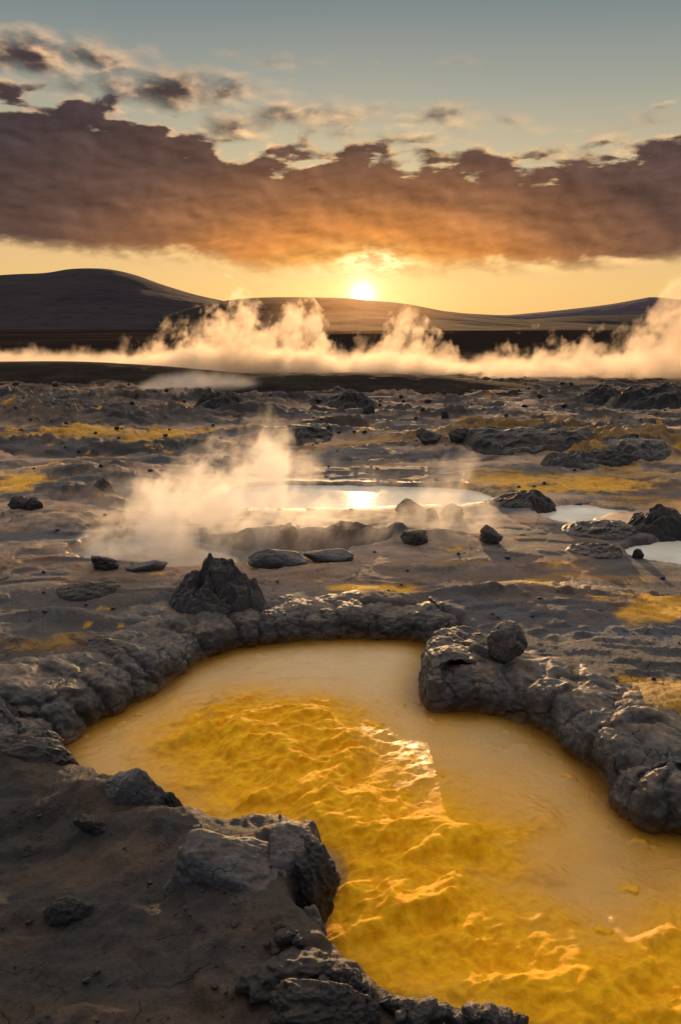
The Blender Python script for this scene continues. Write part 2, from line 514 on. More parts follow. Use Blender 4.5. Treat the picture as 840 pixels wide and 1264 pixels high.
X, Y, Z = flip(GX), flip(GY), flip(gh)
D = np.hypot(X, Y)
n_a = fbm2(X * 0.45, Y * 0.9, 5, 0.55, seed=21); n_b = fbm2(X * 1.3, Y * 2.0, 5, 0.55, seed=22); n_c = fbm2(X * 5, Y * 5, 4, 0.6, seed=23)
grey = np.array((0.043, 0.040, 0.040)); brown = np.array((0.085, 0.050, 0.031)); dark = np.array((0.018, 0.015, 0.0145)); blue = np.array((0.046, 0.050, 0.060))
sulf = np.array((0.48, 0.235, 0.012)); tan = np.array((0.30, 0.195, 0.125))


def lerp(a, b, f): return a + (b - a) * f[:, None]


c = np.tile(grey, (len(X), 1))
midf = sstep(4.5, 7.5, D)
c = lerp(c, brown, sstep(-0.12, 0.22, n_a + 0.4 * n_b) * 0.85)
c = lerp(c, tan, sstep(-0.15, 0.30, fbm2(X * 0.35, Y * 1.1, 5, 0.55, seed=28) + 0.35 * n_b + 0.2 * n_c) * 0.85 * midf)  # warm grazing sunlight put into the mid-ground colour
c = lerp(c, blue, sstep(0.10, 0.35, fbm2(X * 0.5, Y * 1.3, 4, seed=24)) * 0.7)
c = lerp(c, dark, sstep(0.06, 0.30, fbm2(X * 0.35, Y * 1.3, 5, 0.6, seed=25)) * (0.45 + 0.4 * midf))
c = lerp(c, dark, sstep(0.24, 0.40, Z) * 0.75 * midf)                     # raised hummocks are darker
n_s = fbm2(X * 1.2, Y * 5.0, 5, 0.6, seed=43)
# yellow stains
STAIN = [(475, 727, 0.42, 0.10, 1.0), (60, 797, 0.30, 0.10, 0.65), (820, 755, 0.30, 0.25, 0.9), (830, 872, 0.26, 0.30, 0.85), (778, 846, 0.09, 0.05, 0.9), (640, 727, 0.5, 0.10, 0.55), (750, 715, 0.5, 0.14, 0.45),
         (200, 541, 3.2, 0.45, 0.85), (90, 544, 1.5, 0.4, 0.7), (10, 606, 0.55, 0.7, 1.0), (700, 600, 1.2, 0.45, 0.9), (640, 590, 0.7, 0.35, 0.5), (740, 572, 1.0, 0.5, 0.7), (440, 555, 1.8, 0.5, 0.4), (620, 545, 1.6, 0.5, 0.45),
         (800, 620, 0.6, 0.5, 0.6), (330, 770, 0.2, 0.06, 0.3), (690, 455, 5, 4, 0.7), (560, 700, 0.4, 0.1, 0.35), (800, 590, 0.8, 0.4, 0.6), (380, 703, 0.25, 0.06, 0.5), (790, 560, 1.6, 0.6, 0.4)]
for (px, py, rx, ry, a) in STAIN:
    g = gauss(X, Y, px, py, rx * 1.2, ry * 1.2, 0.15) * 1.55 + 1.1 * n_b + 0.9 * n_c + 0.8 * n_s - 0.50
    c = lerp(c, sulf * (0.55 if a < 0.8 else 1.0), sstep(0.1, 0.95, g) * a * 0.9)
c = c * (1 + 0.95 * sstep(3.6, 5.0, D) * sstep(30, 20, D))[:, None]  # middle distance brightened in its colour as if sunlit
s0f = flip(gs0)
c = lerp(c, np.array((0.20, 0.10, 0.012)), sstep(0.05, -0.03, s0f))         # stained mud at the waterline
near = sstep(3.6, 2.6, Y) * sstep(0.9, 0.2, X)
c = lerp(c, np.array((0.036, 0.031, 0.029)), near * 0.5)
c = lerp(c, np.array((0.125, 0.074, 0.045)), near * sstep(-0.12, 0.28, fbm2(X * 2.2, Y * 3.0, 5, 0.6, seed=29)) * 0.55)
c = lerp(c, np.array((0.016, 0.014, 0.014)), near * sstep(0.05, 0.4, fbm2(X * 1.6, Y * 2.0, 5, 0.6, seed=30)) * 0.6)
farm = sstep(45, 75, D)
heath = np.array((0.020, 0.015, 0.014)); heath2 = np.array((0.040, 0.026, 0.02))
hn = sstep(0.0, 0.3, fbm2(X * 0.01, Y * 0.006, 5, 0.6, seed=27))
c = c * (1 - farm[:, None]) + (heath + (heath2 - heath) * hn[:, None]) * farm[:, None]
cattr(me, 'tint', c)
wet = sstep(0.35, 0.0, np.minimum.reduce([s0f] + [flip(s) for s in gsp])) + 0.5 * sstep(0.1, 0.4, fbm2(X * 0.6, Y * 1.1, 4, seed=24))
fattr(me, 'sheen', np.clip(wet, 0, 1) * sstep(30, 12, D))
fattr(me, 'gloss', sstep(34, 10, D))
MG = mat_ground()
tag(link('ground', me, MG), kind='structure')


# ------------------------------------------------------------------ pool and ponds
def foam_field(x, y):
    wx = x + 0.10 * fbm2(x * 2.5, y * 2.5, 4, seed=31); wy = y + 0.10 * fbm2(x * 2.5, y * 2.5, 4, seed=32)
    sd = poly_sd(wx, wy, FOAM, 2.0)
    m = sstep(0.34, -0.40, sd + 0.20 * fbm2(x * 4, y * 4, 4, 0.6, seed=33))
    a = R(-38)
    fx = (wx * math.cos(a) - wy * math.sin(a)); fy = (wx * math.sin(a) + wy * math.cos(a))
    bil = ridged2(fx * 1.6, fy * 2.7, 5, 0.47, seed=34)
    rid = np.clip(bil, 0, 1); bil = np.clip((1 - bil) * 1.55, 0, 1)
    ht = m * (0.012 + 0.042 * bil + 0.062 * sstep(0.30, 1.0, ridged2(fx * 1.5 + 5, fy * 3.0, 4, 0.5, seed=46)) + 0.020 * fbm2(wx * 9, wy * 9, 5, 0.62, seed=35))
    g = gauss(wx, wy, 538, 1036, 0.20, 0.12, 0.03) ; g2 = gauss(wx, wy, 380, 965, 0.16, 0.10); g3 = gauss(wx, wy, 660, 1215, 0.22, 0.10); g4 = gauss(wx, wy, 500, 1150, 0.2, 0.09)
    ht = ht * (1 - 0.6 * sstep(0.2, 0.8, g)) + 0.070 * sstep(0.05, 0.9, g) + 0.02 * g2 + 0.035 * g3 + 0.03 * g4
    # loose flecks of scum
    fl = sstep(0.30, 0.42, fbm2(x * 7, y * 9, 3, 0.55, seed=36)) * sstep(0.0, 0.3, fbm2(x * 1.3, y * 1.3, 3, seed=37) + 0.05)
    ht = ht + 0.010 * fl * (1 - m)
    soft = sstep(0.50, -0.34, sd + 0.13 * fbm2(x * 3, y * 3, 5, 0.6, seed=38))
    am = np.clip(soft * (0.56 + 0.45 * sstep(0.25, 0.9, 0.5 * bil + 0.6 * rid) + 0.35 * fbm2(wx * 9, wy * 9, 4, 0.6, seed=39)) + 0.45 * fl * (1 - m) + 0.6 * sstep(0.1, 0.7, g), 0, 1)
    tn = sstep(0.75, -0.05, sd + 0.25 * fbm2(x * 1.8, y * 1.8, 4, 0.55, seed=45))
    return ht, am, tn


xs = np.arange(-1.65, 3.2, 0.0065); ys = np.arange(1.35, 5.15, 0.0065)
PX, PY = np.meshgrid(xs, ys)
psd = poly_sd(PX, PY, POOL, 0.5)
fh, fa, ftint = foam_field(PX, PY)
wz = (0.0045 * fbm2(PX * 4, PY * 6, 4, 0.55, seed=40)) * (0.45 + 0.55 * sstep(0.7, 0.1, PX)) + 0.002 * ridged2(PX * 9, PY * 13, 3, 0.5, seed=41) * sstep(-0.1, 0.3, fbm2(PX, PY, 3, seed=42))
shore = sstep(0.02, -0.10, psd)
fa = fa * shore; fh = fh * shore
pz = wz + fh
inside = psd < 0.16
keep = inside[:-1, :-1] & inside[1:, 1:]
V = np.stack([PX, PY, pz - np.where(fa > 0.55, 0.010, 0.0)], -1)
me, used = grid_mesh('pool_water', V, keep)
fattr(me, 'foam', fa.ravel()[used]); fattr(me, 'edge', sstep(-0.13, 0.01, psd).ravel()[used]); fattr(me, 'stain', (ftint * (1 - 0.6 * sstep(3.4, 4.6, PY))).ravel()[used]); fattr(me, 'pale', (sstep(2.7, 4.5, PY) * sstep(-0.02, -0.25, psd)).ravel()[used])  # edge and pale carry the painted bank reflection and sky sheen
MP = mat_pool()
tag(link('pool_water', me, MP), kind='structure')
kf = (fa > 0.42); kf = kf[:-1, :-1] | kf[1:, 1:]
V = np.stack([PX, PY, pz - 0.006 * sstep(0.55, 0.42, fa) + 0.0005], -1)
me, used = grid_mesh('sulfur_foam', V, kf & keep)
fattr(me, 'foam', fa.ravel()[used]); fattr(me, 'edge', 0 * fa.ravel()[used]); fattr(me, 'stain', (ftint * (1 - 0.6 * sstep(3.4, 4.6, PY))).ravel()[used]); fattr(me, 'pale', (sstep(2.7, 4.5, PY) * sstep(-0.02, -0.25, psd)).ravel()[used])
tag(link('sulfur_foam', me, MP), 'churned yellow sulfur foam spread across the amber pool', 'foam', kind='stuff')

MPOND = mat_pond(); MPOND_D = mat_pond((0.20, 0.17, 0.14), (0.42, 0.38, 0.32))


def pond(name, poly, z):
    c0 = poly.mean(0); P = c0 + (poly - c0) * 1.08 + 0
    bm = bmesh.new()
    d = P - c0; L = np.linalg.norm(d, axis=1, keepdims=True); P = P + d / np.maximum(L, 1e-6) * 0.22
    bm.faces.new([bm.verts.new((p[0], p[1], z)) for p in P])
    bmesh.ops.triangulate(bm, faces=bm.faces)
    for f_ in bm.faces:
        f_.normal_update()
        if f_.normal.z < 0: f_.normal_flip()
    me = bpy.data.meshes.new(name); bm.to_mesh(me); bm.free()
    tag(link(name, me, MPOND_D if 'steaming' in name else MPOND, smooth=False), kind='structure')


for nm, (p, z) in zip(('pond_water', 'pond_water', 'pond_water', 'steaming_pond_water'), PONDS):
    pond(nm, p, z)

# ------------------------------------------------------------------ mud banks round the pool
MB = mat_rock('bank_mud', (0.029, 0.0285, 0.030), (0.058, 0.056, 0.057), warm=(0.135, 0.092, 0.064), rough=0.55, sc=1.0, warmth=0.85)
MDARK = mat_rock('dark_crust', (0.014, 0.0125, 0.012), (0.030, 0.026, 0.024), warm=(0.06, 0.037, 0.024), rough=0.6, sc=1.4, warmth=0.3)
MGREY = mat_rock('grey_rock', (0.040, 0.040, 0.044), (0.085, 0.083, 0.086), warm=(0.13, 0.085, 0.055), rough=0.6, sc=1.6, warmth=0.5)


SGN = 1.0


def bank(name, path_px, widths, heights, seed, label, out_sign):
    a = np.array(path_px, float)
    x, y = G(a[:, 0], a[:, 1], 0.0)
    raw = np.stack([x, y, widths, heights], -1)
    C = smooth_open(raw, 14)
    seg = np.linalg.norm(np.diff(C[:, :2], axis=0), axis=1); s = np.concatenate([[0], np.cumsum(seg)])
    ns = int(s[-1] / 0.0075); S = np.linspace(0, s[-1], ns)
    C = np.stack([np.interp(S, s, C[:, k]) for k in range(4)], -1)
    # smooth the path direction
    T = np.gradient(C[:, :2], axis=0); ker = np.ones(25) / 25
    T = np.stack([np.convolve(np.pad(T[:, k], 12, mode='edge'), ker, 'valid') for k in range(2)], -1)
    T /= np.linalg.norm(T, axis=1, keepdims=True)
    N = np.stack([-T[:, 1], T[:, 0]], -1) * out_sign
    nt = 110
    t = np.linspace(0, 1, nt)
    # cross-section: out of the water, over a rounded front, across the crest, down outside
    ang = np.pi * (1.12 - 1.02 * t)
    SS, TT = np.meshgrid(S, t, indexing='ij'); AA = np.pi * (1.10 - 1.12 * TT)
    W = C[:, 2][:, None]; Hh = C[:, 3][:, None]
    wob = 1 + 0.5 * fbm2(SS * 2.6, SS * 0 + seed, 3, seed=seed)
    cs = -np.cos(np.pi - AA); cs = np.cos(AA); sn = np.sin(AA)
    O = W * 0.5 + W * 0.5 * np.sign(cs) * np.abs(cs) ** 0.8
    O = np.where(cs > 0, W * 0.5 + (O - W * 0.5) * 2.0, O)
    Zp = Hh * wob * np.sign(sn) * np.abs(sn) ** 0.75
    Zp = np.where(TT > 0.5, np.maximum(Zp, -0.05), Zp)
    base = np.stack([C[:, 0][:, None] + N[:, 0][:, None] * O, C[:, 1][:, None] + N[:, 1][:, None] * O, Zp], -1)
    # end taper
    te = np.minimum(SS, S[-1] - SS); tap = sstep(-0.02, 0.18, te)
    base[..., 2] = base[..., 2] * (0.35 + 0.65 * tap)
    du = np.gradient(base, axis=0); dv = np.gradient(base, axis=1)
    nn = np.cross(dv, du) * out_sign; nn /= np.linalg.norm(nn, axis=-1, keepdims=True) + 1e-9
    # surface distance coordinates for the pillow lumps
    arc = np.cumsum(np.linalg.norm(dv, axis=-1), axis=1)
    wu = SS + 0.10 * fbm2(SS * 3.5, arc * 3.5, 4, 0.6, seed=seed + 1); wv = arc + 0.10 * fbm2(SS * 3.5, arc * 3.5, 4, 0.6, seed=seed + 2)
    f1, f2, idn = cell2(wu / 0.18 + seed * 3.3, wv / 0.42 + seed)
    l1 = np.sqrt(np.clip((f2 - f1) / 0.55, 0, 1)) - 0.65
    f1b, f2b, idb = cell2(wu / 0.085 + seed * 5, wv / 0.14)
    l2 = np.sqrt(np.clip((f2b - f1b) / 0.45, 0, 1)) - 0.6
    P3 = base * 1.0
    disp = 0.034 * l1 * (0.35 + 0.9 * idn) + 0.022 * (idn - 0.5) * sstep(0.0, 0.35, f2 - f1) + 0.009 * l2 * sstep(-0.2, 0.25, fbm2(SS * 2, arc * 2, 2, seed=seed + 6)) + 0.060 * fbm3(P3 * 4.2 + seed, 6, 0.58) + 0.012 * fbm3(P3 * 26, 4, 0.65)
    # outer side fades into the ground
    fade = sstep(1.0, 0.62, TT)
    disp = -disp * SGN * (0.35 + 0.65 * fade) * (0.4 + 0.6 * tap)
    V = base + nn * disp[..., None]
    outer = sstep(0.55, 1.0, TT)
    gz = height(V[..., 0], V[..., 1])
    V[..., 2] = np.where(TT > 0.5, V[..., 2] * (1 - outer) + (np.maximum(gz, 0.0) - 0.035 * sstep(0.8, 1, TT) + 0.02) * outer, V[..., 2])
    me, _ = grid_mesh(name, V if out_sign > 0 else V[:, ::-1])
    cr_ = 1 - sstep(0.0, 0.22, f2 - f1) + 0.5 * (1 - sstep(0.0, 0.15, f2b - f1b))
    fattr(me, 'crease_shade', np.clip(cr_, 0, 1) if out_sign > 0 else np.clip(cr_, 0, 1)[:, ::-1])
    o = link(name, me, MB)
    return tag(o, label, 'mud bank')


bank('mud_bank', [(-70, 965), (-20, 955), (30, 945), (75, 925), (98, 905), (150, 876), (200, 850), (232, 826), (275, 806), (340, 795), (430, 789), (505, 792), (545, 798), (590, 790)],
     [0.55, 0.55, 0.5, 0.42, 0.55, 0.55, 0.5, 0.6, 0.55, 0.42, 0.36, 0.36, 0.36, 0.3],
     [0.20, 0.20, 0.2, 0.15, 0.19, 0.20, 0.22, 0.20, 0.18, 0.165, 0.165, 0.17, 0.18, 0.12], 1,
     'long lumpy grey mud bank curving round the left and back edge of the yellow pool', 1)
bank('mud_bank', [(556, 790), (530, 812), (520, 836), (517, 860), (530, 877), (565, 880), (610, 882), (660, 900), (708, 935), (742, 966), (758, 998), (795, 1024), (845, 1034), (930, 1058), (1010, 1120)],
     [0.24, 0.26, 0.26, 0.28, 0.34, 0.40, 0.42, 0.42, 0.40, 0.36, 0.38, 0.36, 0.36, 0.4, 0.4],
     [0.14, 0.19, 0.22, 0.24, 0.25, 0.22, 0.2, 0.2, 0.19, 0.18, 0.21, 0.2, 0.17, 0.18, 0.18], 2,
     'cracked grey mud bank jutting into the yellow pool and running down its right side', 1)


# ------------------------------------------------------------------ rocks
def ico(sub):
    bm = bmesh.new(); bmesh.ops.create_icosphere(bm, subdivisions=sub, radius=1.0)
    v = np.array([q.co[:] for q in bm.verts]); f = [[w.index for w in q.verts] for q in bm.faces]
    bm.free()
    return v, f


ICO = {k: ico(k) for k in (3, 4, 5, 6)}


def rock_mesh(name, dims, seed, style='round', sub=5, rough=1.0):
    """dims: half sizes; the mesh origin lies on the ground, a third of the rock is buried"""
    v, f = ICO[sub]; r = np.random.default_rng(seed); off = r.random(3) * 60
    rad = np.ones(len(v))
    if style in ('angular', 'crag'):
        k = 16 if style == 'angular' else 22
        nrm = r.normal(size=(k, 3)); nrm /= np.linalg.norm(nrm, axis=1, keepdims=True)
        dd = 0.62 + 0.32 * r.random(k)
        dots = np.maximum(v @ nrm.T, 1e-3)
        rr_ = dd / dots
        p = 14.0
        rad = (np.minimum(rr_, 4.0) ** -p).sum(1) ** (-1 / p)
        rad = np.minimum(rad, 1.25)
    p = v * rad[:, None]
    d = 0.16 * fbm3(p * 1.6 + off, 4, 0.5) + 0.07 * fbm3(p * 5 + off, 4, 0.55) + 0.03 * fbm3(p * 15 + off, 3, 0.6)
    if style == 'crag':
        rg = 1 - np.abs(fbm3(p * 2.6 + off * 2, 3)) * 2.4
        d = d + 0.20 * rg * 0.9 - 0.06
    if style == 'round':
        q = p + 0.2 * fbm3(p * 2 + off, 2)[:, None]
        a = np.arctan2(q[:, 1], q[:, 0]) * 1.3; b = q[:, 2] * 1.7
        f1, f2, _i = cell2(a * 1.5 + off[0], b * 1.4 + off[1])
        d = d + 0.05 * (sstep(0, 0.25, f2 - f1) - 0.6)
    p = p * (1 + rough * d)[:, None]
    p = p * np.asarray(dims)
    me = bpy.data.meshes.new(name)
    me.from_pydata(p.tolist(), [], f)
    me.update()
    return me


def ground_z(x, y):
    r_ = math.hypot(x, y - APEX); a_ = math.degrees(math.atan2(x, y - APEX))
    i = int(np.clip(np.searchsorted(rr, r_) - 1, 0, len(rr) - 2)); j = int(np.clip(np.searchsorted(th, a_) - 1, 0, len(th) - 2))
    u = min(max((r_ - rr[i]) / (rr[i + 1] - rr[i]), 0), 1); v = min(max((a_ - th[j]) / (th[j + 1] - th[j]), 0), 1)
    return float(gh[i, j] * (1 - u) * (1 - v) + gh[i + 1, j] * u * (1 - v) + gh[i, j + 1] * (1 - u) * v + gh[i + 1, j + 1] * u * v)


def ground_zv(x, y):
    r_ = np.hypot(x, y - APEX); a_ = np.degrees(np.arctan2(x, y - APEX))
    i = np.clip(np.searchsorted(rr, r_) - 1, 0, len(rr) - 2); j = np.clip(np.searchsorted(th, a_) - 1, 0, len(th) - 2)
    u = np.clip((r_ - rr[i]) / (rr[i + 1] - rr[i]), 0, 1); v = np.clip((a_ - th[j]) / (th[j + 1] - th[j]), 0, 1)
    return gh[i, j] * (1 - u) * (1 - v) + gh[i + 1, j] * u * (1 - v) + gh[i, j + 1] * (1 - u) * v + gh[i + 1, j + 1] * u * v


def ground_at(px, py):
    # march along the view line until it meets the ground
    dx, dy, dz = (float(q) for q in ray(px, py))
    s_ = 1.2
    while s_ < 400:
        if H + dz * s_ < ground_z(dx * s_, dy * s_): break
        s_ *= 1.004
    x, y = dx * s_, dy * s_
    return x, y, ground_z(x, y)


def rock(name, px, py, w, h, label, mat, style='round', seed=1, depth=None, sub=5, rot=0.0, cat='rock', z=None, sink=0.25, group=None, tilt=(0, 0), rough=1.0):
    """px, py: middle of the foot in the photo; w, h: seen size in photo pixels"""
    if z is None: x, y, z = ground_at(px, py)
    else:
        x, y = G(px, py, z); x = float(x); y = float(y)
    s = math.sqrt(x * x + y * y + (H - z) ** 2) / F
    hw = w * s / 2; hh = h * s / 2 / (1 - sink)
    dp = hw * (depth if depth else 0.8)
    me = rock_mesh(name, (hw, dp, hh), seed, style, sub, rough)
    o = link(name, me, mat)
    o.location = (x, y + dp * 0.6, z + hh * (1 - 2 * sink)); o.rotation_euler = (tilt[0], tilt[1], rot)
    return tag(o, label, cat, group)


def mound(name, px, py, w, h, label, mat, seed, depth=0.8, peaks=None, jag=0.35, n=110):
    """a heap rising out of the ground; px, py: middle of its foot in the photo, w, h: seen size in photo pixels; peaks: (across, along, height, width)"""
    x, y, z = ground_at(px, py)
    s_ = math.sqrt(x * x + y * y + (H - z) ** 2) / F
    hw = w * s_ / 2; hh = h * s_; dp = hw * depth; r_ = np.random.default_rng(seed); o_ = r_.random(2) * 50
    pw_ = 0.72 if peaks is not None else 0.55
    if peaks is None:
        k_ = 3 + seed % 3
        peaks = [(r_.uniform(-0.55, 0.55), r_.uniform(-0.3, 0.3), r_.uniform(0.45, 0.9), r_.uniform(0.35, 0.6)) for _ in range(k_ + 3)] + [(0, 0, 0.55, 0.9), (r_.uniform(-.3, .3), 0, 0.95, 0.55), (r_.uniform(-.5, .5), 0.1, 0.85, 0.6)]
    A, B = np.meshgrid(np.linspace(-1.25, 1.25, n), np.linspace(-1.25, 1.25, n))
    wA = A + 0.16 * fbm2(A * 2 + o_[0], B * 2 + o_[1], 4, 0.55); wB = B + 0.16 * fbm2(A * 2 + o_[1], B * 2 + o_[0], 4, 0.55)
    zz = np.zeros(A.shape)
    for (pa, pb, ph, pw) in peaks:
        q = np.clip(1 - np.hypot(wA - pa, wB - pb) / (pw * 1.25), 0, 1)
        zz = np.maximum(zz, ph * q ** pw_)
    rg = ridged2(wA * 2.2 + o_[0], wB * 2.2 + o_[1], 5, 0.55)
    f1, f2, idn = cell2(wA * 3.0 + o_[0], wB * 3.0 + o_[1])
    env = sstep(0.0, 0.45, zz)
    zz = zz + jag * env * (rg - 0.62) + 0.22 * env * (idn - 0.4) * sstep(0.0, 0.3, f2 - f1) + 0.05 * env * fbm2(A * 12, B * 12, 3, 0.6)
    rad_ = np.hypot(A, B)
    rim_ = sstep(1.15, 0.8, rad_)
    zz = zz * rim_
    X_ = A * hw + 0.05 * hw * rg * env; Y_ = B * dp - 0.12 * dp * env * rg
    g_ = ground_zv(x + X_, y + dp * 0.5 + Y_) - z
    zf = zz * hh + g_ * np.clip(1 - zz, 0.0, 1) - 0.03 * (1 - sstep(0.0, 0.10, zz)) - 0.05 * sstep(0.9, 1.15, rad_)
    kp = rad_ < 1.2; kp = kp[:-1, :-1] & kp[1:, 1:] & kp[1:, :-1] & kp[:-1, 1:]
    me, _u = grid_mesh(name, np.stack([X_, Y_, zf], -1), kp)
    o = link(name, me, mat); o.location = (x, y + dp * 0.5, z)
    return tag(o, label, 'mound')


mound('mud_cone', 264, 752, 120, 66, 'craggy dark mud mound with a jagged split top behind the left mud bank', MB, 3, 0.8,
      [(-0.12, 0, 0.92, 0.42), (0.10, 0.05, 1.0, 0.46), (-0.32, 0, 0.74, 0.40), (0.36, 0, 0.74, 0.44), (0.0, 0, 0.60, 0.95), (0.62, 0, 0.42, 0.4)], 0.40, 190)
rock('boulder', 621, 818, 44, 42, 'round dark boulder sitting on top of the right mud bank', MB, 'angular', 5, 0.9, 6, z=0.20, sink=0.2, rough=1.5)
mound('mound', 562, 822, 84, 36, 'knobbly mud lump on the tip of the right mud bank beside the round boulder', MB, 6, 0.8)
rock('flat_rock', 339, 702, 82, 24, 'flat pale-edged rock lying at the front rim of the steaming pond', MGREY, 'angular', 8, 0.5, 5)
rock('flat_rock', 405, 694, 50, 14, 'low slab right of the flat pale-edged rock by the steaming pond', MGREY, 'angular', 9, 0.5, 5)
rock('rock', 515, 674, 30, 20, 'small dark round rock perched on the grey rise between the two nearer ponds', MDARK, 'crag', 10, 0.8, 5, sink=0.35)
rock('rock', 607, 672, 32, 18, 'dark wedge-shaped rock on the grey slope below the small bright pond', MDARK, 'crag', 11, 0.7, 5, sink=0.35)
rock('rock', 128, 704, 34, 15, 'dark rock at the left front rim of the steaming pond', MDARK, 'crag', 12, 0.7, 5, sink=0.35)
rock('flat_rock', 184, 705, 50, 11, 'thin low slab at the front rim of the steaming pond', MGREY, 'angular', 13, 0.5, 4)
# near shore
rock('rock', 165, 1014, 88, 56, 'pale grey rock with a smooth rounded top on the near left shore', MGREY, 'angular', 21, 0.6, 6, z=0.14, sink=0.2)
rock('rock', 212, 1018, 32, 36, 'ragged dark crust fragment leaning on the right end of the pale grey rock', MDARK, 'crag', 22, 0.8, 5, z=0.10)
rock('rock', 235, 1046, 24, 22, 'small dark stone at the waterline between the two big near-shore rocks', MDARK, 'crag', 23, 0.8, 4, z=0.10)
rock('rock', 291, 1046, 13, 14, 'tiny reddish-brown stub standing on the back edge of the largest near-shore rock', MDARK, 'crag', 24, 0.8, 4, z=0.16)
rock('boulder', 290, 1128, 172, 84, 'largest near-shore rock, a long faceted grey block beside the yellow water', MGREY, 'angular', 25, 0.55, 6, z=0.16, sink=0.33, rot=0.1)
rock('boulder', 378, 1128, 84, 88, 'dark craggy rock overhanging the water at the right end of the largest near-shore rock', MDARK, 'crag', 26, 0.8, 6, z=0.10, sink=0.25)
rock('rock', 355, 1106, 90, 62, 'smooth grey knob between the largest near-shore rock and the dark craggy end', MGREY, 'angular', 27, 0.7, 6, z=0.16, sink=0.2)
rock('rock', 82, 1140, 50, 26, 'half-buried dark stone on the bare ground at the lower left', MDARK, 'crag', 28, 0.6, 5, sink=0.42, rough=0.8)
rock('rock', 56, 930, 36, 24, 'small brown rock on the end of the left mud bank by the water', MDARK, 'crag', 29, 0.8, 5, z=0.14)
rock('boulder', 34, 968, 112, 52, 'broad rough dark rock at the left edge of the pool below the mud bank', MDARK, 'crag', 30, 0.6, 6, z=0.12, rough=0.7)
rock('rock', 112, 1028, 36, 16, 'small dark stone on the ground left of the pale grey rock', MDARK, 'crag', 31, 0.7, 5, sink=0.4)
rock('rock', 377, 1180, 60, 42, 'grey broken rock at the water below the dark craggy rock', MGREY, 'crag', 32, 0.7, 5, z=0.08)
rock('rock', 362, 1228, 96, 30, 'low dark rock half sunk in the near bank above the crumbs', MDARK, 'crag', 33, 0.7, 5, sink=0.38)
rock('boulder', 392, 1284, 120, 56, 'dark rough ledge at the bottom edge of the picture by the near bank', MDARK, 'crag', 34, 0.5, 6, rough=0.8)
GRP = 'dark crumbs of crust along the near waterline'
LBL = 'small dark crumb of crust lying along the near waterline'
crumb_me = [rock_mesh('crust_crumb', (1, 0.9, 0.85), 60 + k, 'crag', 4, 1.2) for k in range(5)]
crumb_spots = [(352, 1165, 20), (368, 1172, 16), (392, 1196, 24), (408, 1204, 22), (420, 1212, 26), (436, 1216, 22), (447, 1222, 16), (400, 1215, 18), (428, 1228, 18), (382, 1206, 20), (412, 1232, 14),
               (478, 1244, 16), (492, 1250, 22), (508, 1254, 24), (524, 1256, 26), (541, 1258, 22), (498, 1262, 20), (516, 1266, 22), (345, 1150, 14), (360, 1158, 15),
               (582, 1262, 26), (600, 1264, 30), (620, 1266, 26), (640, 1272, 22), (566, 1268, 20), (555, 1262, 18), (455, 1236, 14), (440, 1240, 18), (420, 1246, 16), (232, 1050, 10), (250, 1052, 9), (268, 1054, 10), (340, 1185, 12), (330, 1170, 9)]
for k, (px, py, w) in enumerate(crumb_spots):
    m_ = crumb_me[k % 5]
    o = bpy.data.objects.new('crust_crumb', m_); col.objects.link(o)
    if not m_.materials: m_.materials.append(MDARK); m_.shade_smooth()
    x, y, zz = ground_at(px, py)
    if zz < 0.01: x, y = (float(q) for q in G(px, py, 0.01))
    s = math.sqrt(x * x + y * y + 3.7) / F; zz = max(zz, -0.005)
    o.location = (x, y, zz + 0.35 * w * s); q = w * s * 0.55
    o.scale = (q, q, q * random.uniform(0.7, 1.1)); o.rotation_euler = (random.uniform(-.3, .3), random.uniform(-.3, .3), random.uniform(0, 6.28))
    tag(o, LBL, 'rock', GRP)
